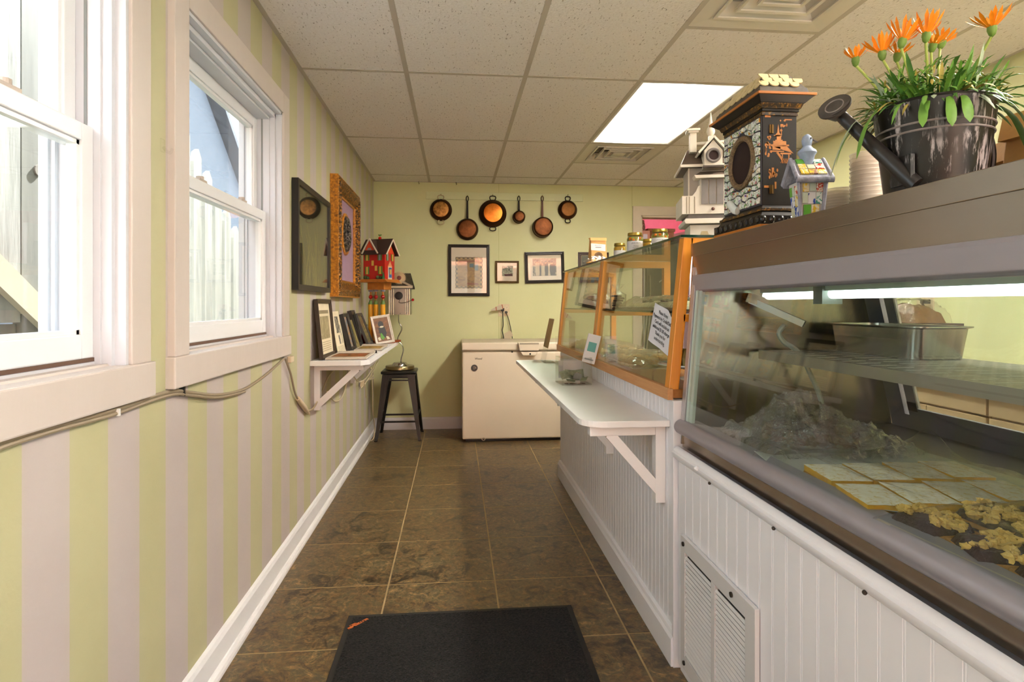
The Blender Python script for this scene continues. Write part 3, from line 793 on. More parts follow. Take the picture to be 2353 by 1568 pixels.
# ------------------------------------------------------------------ red toy house on coloured columns (stands on the shelf end)
o = thing('red_birdhouse', 'red toy house birdhouse raised on three yellow candy columns', 'birdhouse', (-.605, 4.895, SZ), R(-24))
REDP = M('toy_red', '#b01712', .4, vary=.05); ORR = M('toy_orange_red', '#c8421c', .45); YEL = M('toy_yellow', '#d99a12', .4, vary=.06); BRN = M('toy_brown_roof', '#35211a', .6, vary=.2)
OKR = M('toy_tan_wood', '#a8641c', .5, vary=.15, vscale=30); TGRN = M('toy_green', '#51702a', .5); TCR = M('toy_cream', '#d8cdb8', .5); TBL = M('toy_blue', '#2f5a9a', .45)
MB().box(-.13, -.1, 0, .13, .1, .018).build('foot_board', M('toy_base_orange', '#8f3f12', .5, vary=.15), o)
K = .0034                                   # metres per photo pixel here
zs = lambda py: (783-py)*K
for q, xx in enumerate((-.078, -.03, .035)):
    yy = (-.02, -.02, -.02)[q]
    c = MB().cyl((xx, yy, .018), (xx, yy, zs(693)), .0195, n=16).build('column', YEL, o, True)
    MB().lathe([(.0195, 0), (.018, .012), (.011, .026), (.011, .034)], 16, (xx, yy, zs(693))).build('column_neck', TGRN, c, True)
    MB().ball((xx, yy, zs(675)), .017, 14).build('column_bead', M('red_bead', '#a3160e', .15), c, True)
    MB().cyl((xx, yy, zs(683)), (xx, yy, zs(660)), .008, n=10).build('column_rod', OKR, c)
    MB().lathe([(.012, 0), (.019, .006), (.019, .014), (.012, .018)], 16, (xx, yy, zs(663))).build('column_cap', M('lavender_cap', '#8d8a9c', .4), c, True)
MB().box(-.085, -.055, zs(658), .065, .06, zs(641)).build('pedestal', OKR, o)
MB().prism([(-.145, zs(641)), (.125, zs(641)), (.105, zs(634)), (-.13, zs(634))], 'y', -.11, .11).build('platform', OKR, o)
bz, ez, rz = zs(634), zs(572), zs(541)
x0, x1, y0, y1 = -.11, .085, -.075, .075
MB().box(x0, y0, bz, x1, y1, ez).build('house_body', REDP, o)
MB().prism([(y0, ez), (y1, ez), (0, rz-.01)], 'x', x0+.005, x1-.002).build('gable_wall', ORR, o)
ro = MB()
for s in (-1, 1):
    ro.hexa([(x0-.025, s*(abs(y0)+.03), ez-.018), (x1+.03, s*(abs(y0)+.03), ez-.018), (x1+.03, 0, rz), (x0-.025, 0, rz)], [(x0-.025, s*(abs(y0)+.03), ez-.008), (x1+.03, s*(abs(y0)+.03), ez-.008), (x1+.03, 0, rz+.012), (x0-.025, 0, rz+.012)])
rf = ro.build('house_roof', BRN, o)
# cross gable on the camera side
MB().prism([(-.095, ez-.012), (.04, ez-.012), (-.03, rz+.002)], 'y', y0-.035, 0).build('dormer_roof', BRN, rf)
MB().prism([(-.07, ez+.018), (.012, ez+.018), (-.03, rz-.014)], 'y', y0-.042, y0-.034).build('dormer_gable', ORR, rf)
MB().bar((-.1, y0-.04, ez-.008), (-.03, y0-.04, rz+.004), .008, .012, (0, 1, 0)).bar((.044, y0-.04, ez-.008), (-.03, y0-.04, rz+.004), .008, .012, (0, 1, 0)).build('dormer_trim', TCR, rf)
flat_shapes([[(-.05, ez+.02), (-.008, ez+.02), (-.018, ez+.036), (-.04, ez+.036)]], y0-.043, .001).build('fan_window', M('toy_greyblue', '#7d8a8a', .4), rf)
MB().bar((x1+.031, y0-.028, ez-.016), (x1+.031, 0, rz+.002), .012, .006, (1, 0, 0)).bar((x1+.031, -y0+.028, ez-.016), (x1+.031, 0, rz+.002), .012, .006, (1, 0, 0)).build('gable_trim', TCR, rf)
def toywin(face, u, z, w=.02, h=.03, pane=YEL, sh=TGRN):
    if face == 'f':
        q = MB().box(u-w*.95, y0-.003, z, u+w*.95, y0, z+h).build('shutter', sh, o); MB().box(u-w*.4, y0-.0045, z, u+w*.4, y0-.002, z+h).build('toy_pane', M('toy_pane_yellow', '#cfae4e', .5) if pane is YEL else pane, q)
    else:
        q = MB().box(x1, u-w*.85, z, x1+.003, u+w*.85, z+h).build('shutter', sh, o); MB().box(x1+.002, u-w*.4, z, x1+.0045, u+w*.4, z+h).build('toy_pane', M('toy_pane_yellow', '#cfae4e', .5) if pane is YEL else pane, q)
GB = M('toy_greyblue', '#7d8a8a', .4)
toywin('f', -.075, zs(590), h=.05); toywin('f', .04, zs(590), h=.05, pane=GB); toywin('f', -.075, zs(622), h=.06); toywin('f', .045, zs(622), h=.062)
toywin('s', -.04, zs(590), h=.058, pane=GB); toywin('s', .04, zs(590), h=.055)
flat_shapes([[(-.035, zs(602)), (-.015, zs(602)), (-.015, zs(590)), (-.035, zs(590))], [(-.005, zs(614)), (.015, zs(614)), (.015, zs(602)), (-.005, zs(602))]], y0, .002).build('toy_shutter_plain', M('toy_pane_yellow', '#cfae4e', .5), o)
MB().box(x1, -.028, bz, x1+.004, .028, zs(604)).build('door_surround', TCR, o)
dd = MB().box(x1+.003, -.02, bz+.015, x1+.007, .02, zs(606)).build('toy_door', TBL, o)
MB().box(x1+.006, -.012, bz+.04, x1+.0085, -.003, zs(610)).box(x1+.006, .003, bz+.04, x1+.0085, .012, zs(610)).build('door_light', M('toy_pane_yellow', '#cfae4e', .5), dd)
MB().prism([(-.034, zs(604)), (.034, zs(604)), (0, zs(590))], 'x', x1, x1+.004).build('door_pediment', M('toy_pediment', '#c98a5a', .5), o)
sh = MB()
for (xx, yy, r) in ((-.085, y0-.008, .018), (-.065, y0-.008, .014), (.03, y0-.01, .017), (.055, y0-.01, .014)): sh.ball((xx, yy, bz+r*.8), r, 10)
sh.build('toy_shrub', M('toy_shrub', '#3a4a20', .8, vary=.3, vscale=80), o, True)
MB().cyl((.078, y0-.012, bz), (.078, y0-.012, bz+.06), .014, .001, 10).build('toy_tree', M('toy_tree', '#1d5a2a', .7), o)
fn = MB().ball((-.005, 0, rz+.018), .0135, 14).build('finial', M('red_bead', '#a3160e', .15), o, True)
MB().ball((-.005, 0, rz+.042), .009, 10, sz=.8).ball((.004, .003, rz+.045), .006, 8).ball((-.012, -.003, rz+.045), .006, 8).build('finial_leaf', TGRN, fn, True)

# ------------------------------------------------------------------ black metal stool
SX, SY = -.505, 5.50
t = thing('metal_stool', 'black metal stool with flared legs in the corner', 'stool', (SX, SY, 0))
BLKM = M('black_enamel', '#0d0c0b', .3, .2)
MB().box(-.155, -.155, .585, .155, .155, .612).build('seat', BLKM, t, bevel=.012)
MB().box(-.135, -.135, .545, .135, .135, .585).build('seat_apron', BLKM, t, bevel=.006)
MB().cyl((0, 0, .6), (0, 0, .6122), .02).build('seat_dimple', M('dark_hole', '#050505', .6), t)
for sx in (-1, 1):
    for sy in (-1, 1):
        l = MB(); tx, ty, bx, by = sx*.13, sy*.13, sx*.195, sy*.195
        # angle-section tapered leg
        l.hexa([(bx-.018*sx-.0, by, 0), (bx+.006*sx, by, 0), (bx+.006*sx, by+.004*sy, 0), (bx-.018*sx, by+.004*sy, 0)], [(tx-.055*sx, ty, .58), (tx+.012*sx, ty, .58), (tx+.012*sx, ty+.006*sy, .58), (tx-.055*sx, ty+.006*sy, .58)])
        l.hexa([(bx, by-.018*sy, 0), (bx, by+.006*sy, 0), (bx+.004*sx, by+.006*sy, 0), (bx+.004*sx, by-.018*sy, 0)], [(tx, ty-.055*sy, .58), (tx, ty+.012*sy, .58), (tx+.006*sx, ty+.012*sy, .58), (tx+.006*sx, ty-.055*sy, .58)])
        l.hexa([(bx-.012*sx, by-.012*sy, 0), (bx+.005*sx, by-.012*sy, 0), (bx+.005*sx, by+.005*sy, 0), (bx-.012*sx, by+.005*sy, 0)], [(tx-.03*sx, ty-.03*sy, .58), (tx+.01*sx, ty-.03*sy, .58), (tx+.01*sx, ty+.01*sy, .58), (tx-.03*sx, ty+.01*sy, .58)])
        lg = l.build('leg', BLKM, t)
        MB().cyl((bx-.003*sx, by-.003*sy, 0), (bx-.003*sx, by-.003*sy, .012), .013, n=10).build('rubber_foot', BLACK, lg)
def legpt(sx, sy, z): k = z/.58; return Vector((sx*(.195+(.13-.195)*k), sy*(.195+(.13-.195)*k), z))
for (a, c_, z) in (((-1, -1), (1, -1), .17), ((-1, 1), (1, 1), .17), ((-1, -1), (-1, 1), .22), ((1, -1), (1, 1), .22)):
    MB().bar(legpt(*a, z), legpt(*c_, z), .012, .016).build('footrest_bar', BLKM, t)
for s in (-1, 1):
    MB().bar((-.13, s*.13, .53), (.13, s*.13, .53), .02, .012).build('seat_brace', BLKM, t)

# ------------------------------------------------------------------ tin birdhouse on a wavy metal stem, set on the stool
t = thing('tin_birdhouse', 'recycled tin birdhouse with gear on a wavy stem standing on the stool', 'birdhouse', (SX, SY, .6125))
TIN = brushed('tin_sheet', '#8f8a80', .38, 2); TINB = M('shiny_tin_strip', '#dcdad4', .15, 1.0); DTIN = M('dark_tin', '#5c574d', .5, .8, vary=.2, vscale=25)
MB().lathe([(.001, 0), (.118, 0), (.13, .006), (.13, .03), (.126, .036), (.001, .038)], 36).build('stand_base', M('pewter', '#8d7f5f', .3, .9), t, True)
MB().lathe([(.072, .036), (.07, .05), (.055, .066), (.02, .07), (.001, .07)], 28).build('stand_dome', CHROME, t, True)
zz = lambda py: (837-py)*.00395
P = [(.01, 0, .068), (.012, 0, .1), (.03, 0, .17), (.02, 0, .22), (-.02, 0, .28), (.018, 0, .37), (-.008, 0, .43), (-.01, 0, .50)]
MB().tube(smoothpath(P, 6), .0055, 8).build('wavy_stem', CHROME, t, True)
b0, b1 = .50, .745
bx = MB().box(-.098, -.06, b0, .098, .09, b1).build('tin_box', TIN, t)
for xx, w in ((-.09, .016), (-.072, .01), (-.052, .012), (.055, .012), (.07, .01), (.088, .016)):
    MB().cyl((xx, -.062, b0-.004), (xx, -.062, b1), w*.5, n=10).build('tin_strip', TINB, bx, True)
for xx in (-.085, -.055, 0.01, .06, .085): MB().ball((xx, -.066, b0+.012), .004, 8).build('rivet', DTIN, bx)
ro = MB(); 
ro.hexa([(-.125, -.095, b1-.012), (.125, -.095, b1-.012), (.125, -.09, b1+.005), (-.125, -.09, b1+.005)], [(-.095, .02, b1+.13), (.095, .02, b1+.13), (.095, .026, b1+.132), (-.095, .026, b1+.132)])
ro.hexa([(-.125, .135, b1-.012), (.125, .135, b1-.012), (.125, .13, b1+.005), (-.125, .13, b1+.005)], [(-.095, .022, b1+.13), (.095, .022, b1+.13), (.095, .028, b1+.132), (-.095, .028, b1+.132)])
rf = ro.build('tin_roof', DTIN, t)
MB().box(-.12, -.102, b1-.006, .12, -.094, b1+.012).bar((.03, -.08, b1+.05), (.12, -.098, b1+.006), .018, .004, (0, 1, 0)).build('roof_band', M('ivory_band', '#b9ad95', .4, .5), rf)
g = MB().cyl((0, -.07, b1+.085), (0, -.062, b1+.085), .052, n=28).build('gear', M('old_brass', '#b5a684', .35, .8), t)
gt = MB()
for k in range(26):
    a = 2*math.pi*k/26; gt.bar((.05*math.cos(a), -.066, b1+.085+.05*math.sin(a)), (.06*math.cos(a), -.066, b1+.085+.06*math.sin(a)), .006, .005, (0, 1, 0))
gt.build('gear_tooth', M('old_brass', '#b5a684', .35, .8), g)
MB().cyl((0, -.078, b1+.085), (0, -.07, b1+.085), .02, n=18).cyl((0, -.08, b1+.085), (0, -.076, b1+.085), .008, n=12).build('gear_hub', CHROME, g)
kb = MB().cyl((-.003, -.085, b0+.17), (-.003, -.06, b0+.17), .036, n=24).build('black_knob', M('black_bakelite', '#0b0908', .15), t, True)
MB().tube(smoothpath([(0, -.09, b0+.145), (.004, -.09, b0+.125), (.0, -.09, b0+.11), (.03, -.09, b0+.105), (.075, -.09, b0+.115), (.115, -.09, b0+.13)]), .0028, 6).build('crank_wire', M('dark_wire', '#4a4034', .4, .7), t)
MB().ball((.122, -.09, b0+.133), .013, 12).build('crank_ball', M('red_bead2', '#9c0f10', .25), t, True)

# ------------------------------------------------------------------ pans hung on the far wall
t = thing('hanging_board', 'long green painted hanging board behind the pans', 'board', (0, YB, 0))
a, c = at(979, 441, Y=YB), at(1339, 464, Y=YB)
MB().box(a.x, -.014, c.z, c.x, 0, a.z).build('board', M('board_green', '#c6cba0', .5, vary=.03), t, bevel=.004)
def m_copper(name, lo, hi, rough=.35, scale=12):
    t = NT(name); t.set(rough, .85); co = t.coord('Object'); f = t.noise(co, scale, 6, .7, .5)
    t.color(t.ramp(f, [(.3, lo), (.7, hi)])); t.l(t.math('ADD', t.math('MULTIPLY', f, .3), rough-.1), t.b.inputs['Roughness']); return t.m
COPB = m_copper('bright_copper', '#b0581a', '#e08a34', .3, 10); COPD = m_copper('aged_copper', '#4a2a16', '#7d4a28', .42); COPM = m_copper('mottled_copper', '#5a3a1a', '#b98646', .38, 30); IRON = M('dark_iron', '#231a14', .5, .6, vary=.2)
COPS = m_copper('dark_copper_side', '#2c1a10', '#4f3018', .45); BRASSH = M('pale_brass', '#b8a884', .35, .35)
PX = .00424
def loop_handle(pts, r, mat, par, nm='handle'): return MB().tube(smoothpath(pts, 5), r, 8).build(nm, mat, par, True)
def pan(label, px, py, rpx, depth, rim_k, faces, hook_py, style, cat='pan', group='copper pans on the wall', tilt=0, hmat=None):
    """pan hung bottom outwards. faces=(bottom, side)"""
    c = at(px, py, Y=YB-.014-depth); o = thing('hanging_pan', label, cat, (c.x, YB-.016, c.z), 0, group)
    r = rpx*PX*(YB-depth)/YB; rim = r*rim_k; d = depth
    T = Matrix.Rotation(R(90), 4, 'X')      # local z -> -y
    MB(T).lathe([(rim-.004, 0), (rim+.004, .002), (rim+.003, .008), (rim, .012), (r+(rim-r)*.4, d*.6), (r, d-.012), (r-.008, d-.003), (r-.014, d)], 40).build('pan_side', faces[1], o, True)
    MB(T).lathe([(r-.012, d-.001), (r-.02, d+.0012), (.001, d+.0012)], 40).build('pan_bottom', faces[0], o, True)
    hk = at(px, hook_py, Y=YB).z - c.z
    hm = hmat or IRON
    if style == 'two':
        for s in (1, -1):
            z = s*rim; w = .028 if rim > .1 else .024
            loop_handle([(-w*.55, -.01, z*.96), (-w, -.012, z+s*.012), (-w*.9, -.014, z+s*.032), (0, -.014, z+s*.038), (w*.9, -.014, z+s*.032), (w, -.012, z+s*.012), (w*.55, -.01, z*.96)], .005, hm, o)
    else:
        top = hk-.004
        MB().bar((0, -.02, rim*.9), (0, -.012, rim+.03), .022, .01, (0, 1, 0)).hexa([(-.011, -.02, rim+.02), (.011, -.02, rim+.02), (.011, -.012, rim+.02), (-.011, -.012, rim+.02)], [(-.008, -.018, top-.045), (.008, -.018, top-.045), (.008, -.01, top-.045), (-.008, -.01, top-.045)]).build('handle', hm, o, bevel=.003)
        e = MB().tube([(.011*math.cos(a), -.014, top-.022+.024*math.sin(a)) for a in [2*math.pi*i/18 for i in range(18)]], .0045, 7, True).build('handle_eye', hm, o, True)
        MB().bar((-.022, -.022, rim*.86), (.022, -.022, rim*.86), .02, .008, (0, 1, 0)).build('handle_bracket', hm, o)
    # nail
    MB().tube([(0, 0, hk), (0, -.02, hk-.002), (0, -.024, hk+.006)], .003, 6).build('nail', M('nail_brass', '#8a7a4a', .4, .8), o)
    return o
pan('round copper pan with two pale brass loop handles, first on the board', 1013, 481, 21, .05, 1.16, (COPM, COPS), 449, 'two', hmat=BRASSH)
pan('long handled dark copper skillet hanging lowest beside the first pan', 1074, 526, 23, .045, 1.06, (COPD, COPS), 452, 'long')
pan('large bright orange copper pan with two iron loop handles', 1133, 489, 25, .06, 1.25, (COPB, COPS), 450, 'two')
pan('smallest copper saucepan with a dark iron handle', 1194, 497, 13.5, .085, 1.02, (COPD, COPS), 452, 'long')
pan('copper saucepan with a rusty brown handle, beside the last pan', 1249, 521, 23, .10, 1.0, (COPD, COPS), 452, 'long', hmat=M('rusty_iron', '#4a2415', .5, .4))
pan('plain dull copper pan with two loop handles, last on the board', 1306, 481, 19, .045, 1.14, (m_copper('dull_copper', '#5e3c1c', '#80552a', .45), COPS), 450, 'two')

# ------------------------------------------------------------------ framed pictures on the far wall
def wallpic(name, label, x0, y0, x1, y1, bw_px, fmat, rot=0, cat='picture', glassy=True, d=.02):
    a, c = at(x0, y0, Y=YB), at(x1, y1, Y=YB)
    w, h = c.x-a.x, a.z-c.z
    o = thing(name, label, cat, ((a.x+c.x)/2, YB-.001, (a.z+c.z)/2)); o.rotation_euler = (0, R(rot), 0)
    bw = bw_px*PX
    frame_ring(w, h, bw, d, [(0, 0), (0, d), (bw*.3, d*1.1), (bw*.55, d*.8), (bw*.75, d*.85), (bw, d*.6), (bw, 0)]).build('frame', fmat, o)
    if glassy: MB().box(-w/2+bw, -.0125, -h/2+bw, w/2-bw, -.0115, h/2-bw).build('glass', glass('picture_glass', '#ffffff', 1.5, gain=1.4), o)
    return o, w-2*bw, h-2*bw
o, w, h = wallpic('framed_art', 'tall black framed print of a tan town with checked border', 1030, 562, 1125, 681, 7, DARKFRAME)
MB().box(-w/2, -.004, -h/2, w/2, 0, h/2).build('mat_board', PAPER, o)
def m_check():
    t = NT('checked_border'); t.set(.6); ck = t.n('ShaderNodeTexChecker'); t.l(t.coord('Object'), ck.inputs[0]); ck.inputs['Scale'].default_value = 48
    ck.inputs['Color1'].default_value = lin('#3a3020'); ck.inputs['Color2'].default_value = lin('#a98d58'); t.color(ck.outputs[0]); return t.m
MB().box(-.131, -.0055, -.175, .131, -.004, .13).build('art_border', m_check(), o)
MB().box(-.112, -.0062, -.158, .112, -.0055, .113).build('art_print', m_art('town_art', [(.3, '#6a4a20'), (.5, '#94713a'), (.7, '#b08d52')], 9, (1, 1, 2)), o)
flat_shapes([[(.005, .03), (.045, .03), (.045, .065), (.005, .065)], [(.055, .0), (.09, .0), (.09, .06), (.055, .06)]], -.0064).build('art_window', M('art_blue', '#4c6470', .6), o)
flat_shapes([[(-.1, .075), (.1, .085), (.1, .1), (-.1, .092)], [(-.02, -.14), (.09, -.14), (.09, -.125), (-.02, -.12)]], -.0064).build('art_roof', M('art_brown', '#7c4526', .6), o)
o, w, h = wallpic('framed_art', 'small gilt brown framed sketch between the two black frames', 1138, 600, 1192, 651, 4.5, M('bronze_frame', '#5a4220', .4, .4, vary=.3, vscale=40))
MB().box(-w/2, -.004, -h/2, w/2, 0, h/2).build('mat_board', PAPER, o)
MB().box(-.05, -.005, -.04, .058, -.004, .06).build('art_print', m_art('sketch_art', [(.35, '#3c3a32'), (.5, '#80856e'), (.62, '#b9b89e')], 26), o)
flat_shapes([[(-.03, -.02), (.05, -.015), (.055, -.04), (-.02, -.04)]], -.0052).build('art_table', M('art_maroon', '#4a1f1a', .6), o)
o, w, h = wallpic('framed_photo', 'wide black framed group photograph hung slightly tilted', 1206, 579, 1296, 651, 7, DARKFRAME, -1.6)
MB().box(-w/2, -.004, -h/2, w/2, 0, h/2).build('mat_board', PAPER, o)
pw_, ph_ = .235, .17
MB().box(-pw_/2, -.0052, -ph_/2+.003, pw_/2, -.004, ph_/2+.003).build('photo_print', m_art('group_photo_bg', [(.35, '#2c2418'), (.5, '#5a4c34'), (.66, '#a8987a')], 28), o)
def fig(cx, top, sh, w, bot=-.08):
    return [[(cx-w*.5, sh), (cx+w*.5, sh), (cx+w*.55, (sh+bot)/2), (cx+w*.42, bot), (cx-w*.42, bot), (cx-w*.55, (sh+bot)/2)], ]
flat_shapes(fig(-.07, 0, .045, .04) + fig(-.018, 0, .018, .042) + fig(.045, 0, .035, .03), -.0056).build('print_figure_light', M('photo_cream', '#b5a685', .6), o)
flat_shapes(fig(.018, 0, .035, .034) + fig(.08, 0, .03, .055) + fig(-.042, 0, .03, .016), -.0060).build('print_figure_dark', M('photo_dark', '#2a2118', .6), o)
flat_shapes([oval(-.072, .058, .011, .015), oval(-.02, .032, .01, .013), oval(.012, .05, .01, .013), oval(.045, .05, .009, .012), oval(.072, .045, .011, .014), oval(-.038, .046, .009, .012)], -.0064).build('print_face', M('photo_tan', '#8c7150', .6), o)
flat_shapes([oval(-.072, .066, .012, .009), oval(.012, .057, .011, .008), oval(.047, .057, .012, .01), oval(.072, .053, .012, .009)], -.0066).build('print_hair', M('photo_hair', '#20170f', .6), o)
o, w, h = wallpic('framed_photo', 'dark brown frame with black photograph behind the oak case', 1328, 580, 1398, 650, 7, M('brown_frame', '#341a10', .4, vary=.2))
MB().box(-w/2, -.004, -h/2, w/2, 0, h/2).build('mat_board', M('pale_line', '#a8997a', .6), o)
MB().box(-w/2+.006, -.006, -h/2+.006, w/2-.006, -.004, h/2-.006).build('photo_print', m_art('dark_photo', [(.4, '#0d0b0a'), (.6, '#2b231c'), (.75, '#7d6b52')], 12), o)

# ------------------------------------------------------------------ outlet with plugs
a, c = at(1145, 699, Y=YB), at(1171, 727, Y=YB)
t = thing('wall_outlet', 'cream double wall outlet above the chest freezer', 'outlet', ((a.x+c.x)/2, YB, (a.z+c.z)/2))
w, h = c.x-a.x, a.z-c.z
MB().box(-w/2, -.007, -h/2, w/2, 0, h/2).build('cover_plate', M('outlet_cream', '#cbb898', .4), t, bevel=.002)
for xx in (-.027, .027):
    for z0 in (.026, -.026):
        s = MB().cyl((xx, -.0085, z0), (xx, -.006, z0), .017, n=16).build('socket', M('outlet_face', '#d6c6a8', .4), t)
        MB().box(xx-.008, -.0092, z0, xx-.005, -.008, z0+.009).box(xx+.005, -.0092, z0, xx+.008, -.008, z0+.009).cyl((xx, -.0092, z0-.006), (xx, -.008, z0-.006), .003, n=8).build('socket_slot', BLACK, s)
t = thing('black_cord', 'black appliance cord with warning label plugged in over the freezer', 'cord', (0, 0, 0))
p = at(1155, 712, Y=YB-.03); MB().cbox(p.x, YB-.025, p.z, .03, .035, .03).build('plug', BLACK, t, bevel=.004)
MB().tube(smoothpath([at(x, y, Y=YB-.035) for x, y in ((1155, 712), (1155.5, 730), (1156, 748), (1154, 760), (1157, 775), (1158, 792))], 6), .0045, 8).build('cord', BLACK, t, True)
P = [at(x, y, Y=YB-.05) for x, y in ((1128, 712), (1140, 705), (1154, 700), (1156, 711), (1142, 714), (1129, 715))]
MB().add([tuple(q) for q in P], [(0, 1, 4, 5), (1, 2, 3, 4)]).build('warning_tag', M('tag_paper', '#b8aa92', .5), t, solid=.001)
P = [at(x, y, Y=YB-.052) for x, y in ((1138.5, 706), (1140.5, 705), (1141.5, 714), (1140, 714.3), (1152.5, 700.5), (1154.5, 700), (1156.3, 710), (1155, 711))]
MB().add([tuple(q) for q in P], [(0, 1, 2, 3), (4, 5, 6, 7)]).build('tag_stripe', M('tag_orange', '#9c4a1c', .5), t, solid=.001)
t = thing('black_cord', 'second black plug and cord with a white tag over the freezer', 'cord', (0, 0, 0))
p = at(1163, 718, Y=YB-.02); MB().cbox(p.x, YB-.02, p.z, .024, .026, .022).build('plug', BLACK, t, bevel=.004)
MB().tube(smoothpath([at(x, y, Y=YB-.03) for x, y in ((1163, 719), (1168, 732), (1172, 748), (1174, 758), (1177, 775), (1178, 792))], 6), .004, 8).build('cord', BLACK, t, True)
P = [at(x, y, Y=YB-.045) for x, y in ((1158, 767), (1173, 759), (1179, 771), (1170, 780), (1159, 779))]
MB().add([tuple(q) for q in P], [(0, 1, 2, 3, 4)]).build('paper_tag', M('tag_white', '#b9aa90', .5), t, solid=.001)

# ------------------------------------------------------------------ chest freezer
t = thing('chest_freezer', 'white chest freezer standing against the far wall', 'freezer', (.058, 5.20, 0))
FRZ = M('freezer_enamel', '#d3c4ae', .3, vary=.02, vscale=3); W_, D_ = 1.12, .58
MB().box(0, .006, .028, W_, D_, .788).build('body', FRZ, t, bevel=.012)
MB().box(-.004, -.006, .803, W_+.004, D_, .872).build('lid', FRZ, t, bevel=.012)
MB().box(.01, .012, .788, W_-.01, D_-.01, .803).build('lid_gasket', M('gasket', '#a89a86', .6), t)
MB().box(.03, .05, 0, W_-.03, D_-.03, .028).build('plinth', BLACK, t)
hx = at(1215, 790, Y=5.2).x-.058
hd = MB().prism([(hx-.1, .872), (hx+.098, .872), (hx+.082, .80), (hx-.082, .80)], 'y', -.042, .01).build('lid_handle', FRZ, t, bevel=.006)
MB().box(hx-.085, -.0435, .856, hx+.083, -.041, .868).build('handle_recess_shade', M('handle_shadow', '#8c7f6e', .6), hd)  # dark strip laid on the handle, painting the shade of its gap
lk = MB().prism([(hx-.075, .79), (hx+.075, .79), (hx+.056, .757), (hx-.056, .757)], 'y', -.034, .01).build('lock_plate', FRZ, t, bevel=.005)
MB().cyl((hx+.008, -.038, .772), (hx+.008, -.03, .772), .008, n=12).build('keyhole', M('steel_key', '#3a3632', .4, .5), lk)
p = at(1177, 809, Y=5.2); MB().cyl((p.x-.058, .001, p.z), (p.x-.058, .008, p.z), .008, n=12).build('indicator_lamp', BLACK, t)
p = at(1090, 846, Y=5.2); bg = MB().cyl((p.x-.058, .0, p.z), (p.x-.058, .007, p.z), .029, n=28).build('badge', M('badge_black', '#1a1512', .3), t)
BW = M('badge_silver', '#b7a795', .35, .5); u, v = p.x-.058, p.z
b = MB()
for (pts) in ([(-.012, .008), (.0, .012), (.017, .002)], [(-.002, 0), (.006, .0), (.016, -.006)]): b.tube([(u+x, -.001, v+z) for x, z in pts], .0022, 6)
for x, z in ((-.008, -.001), (-.006, -.009), (.0, -.009)): b.ball((u+x, -.001, v+z), .0028, 8)
b.build('badge_emblem', BW, bg)
p = at(1099, 825, Y=5.2); lettering('Wood', .024, M('badge_ink', '#4a4032', .5), t, Matrix.Translation((p.x-.058, .0052, p.z)) @ Matrix.Rotation(R(90), 4, 'X'), bold=.0006, shear=.2)
p = at(1111, 1009, Y=5.2); MB().tube([(p.x-.058+.014*math.cos(a), .004, p.z+.014*math.sin(a)) for a in [2*math.pi*i/20 for i in range(20)]], .003, 6, True).build('drain_plug', FRZ, t)

# ------------------------------------------------------------------ door mat
t = thing('door_mat', 'black carpet mat with rubber edge on the slate floor', 'mat', (.024, 1.72, 0))
MB().box(-.434, -.80, .0005, .434, .625, .006).build('rubber_border', M('black_rubber', '#14110f', .6), t, bevel=.002)
def m_pile():
    t = NT('mat_pile'); t.set(.95); co = t.coord('Object'); f = t.noise(co, 130, 4, .7, .8); v = t.noise(co, 330, 2, .6)
    c = t.ramp(f, [(.38, '#030202'), (.5, '#0d0a08'), (.62, '#2a2421')]); t.color(c); t.bump(t.math('ADD', f, v), 1.0, .012); return t.m
pile = MB().grid(300, 440, lambda u, v: (-.414+.828*u, -.78+1.385*v, .0075 + .004*max(0, mnoise.noise((u*118, v*196, 0))) )).build('carpet_pile', m_pile(), t)
lp = at(823, 1432, Z=.011) - Vector((.024, 1.72, 0))
lg = Matrix.Translation((lp.x, lp.y, .0075)) @ Matrix.Rotation(R(47), 4, 'Z')
MB(lg).box(-.045, -.006, 0, .045, .006, .001).box(-.03, .008, 0, .0, .014, .001).build('orange_logo', M('logo_orange', '#b55a1c', .6), t)
# ------------------------------------------------------------------ white beadboard counter with service shelf
CW = M('counter_white', '#ebebf1', .38, vary=.02, vscale=4)
CY0, CY1, CF = 1.925, 4.13, .733
t = thing('beadboard_counter', 'white beadboard counter carrying the oak display case', 'counter', (CF, CY0, 0))
L_ = CY1-CY0
MB().box(.012, 0, 0, .5, L_, .884).build('carcass', CW, t)
pitch = .0424; nb_ = int(L_/pitch); bd = None
def bead_mesh(h0, h1, g=.0011):
    # one beadboard strip: flat face with a rounded bead and groove at its edge
    w = pitch
    return MB().prism([(0.012, 0.0), (0.0006, .0), (0.0, .0006), (0.0, w*.86), (g, w*.885), (g*.3, w*.90), (0.0, w*.93), (g*.3, w*.96), (g, w*.975), (g, w*.999), (.012, w*.999)], 'z', h0, h1)
for k in range(nb_):
    if bd is None:
        bd = bead_mesh(.1, .884, .003).build('beadboard', CW, t); o = bd
    else:
        o = bd.copy(); COL.objects.link(o); o.parent = t
    o.location = (0, k*pitch, 0)
b = MB(); b.sweep([(0, 0), (.022, 0), (.022, .09), (.016, .1), (.012, .112), (0, .116)], [((.0, -.005, 0), (-1, 0, 0), (0, 0, 1)), ((.0, L_, 0), (-1, 0, 0), (0, 0, 1))])
b.build('counter_baseboard', CW, t, bevel=.0015)
MB().box(-.016, -.012, 0, .02, .004, .8845).build('corner_post', CW, t, bevel=.002)
MB().box(0, L_-.004, .1, .5, L_+.012, .884).build('end_panel', CW, t)

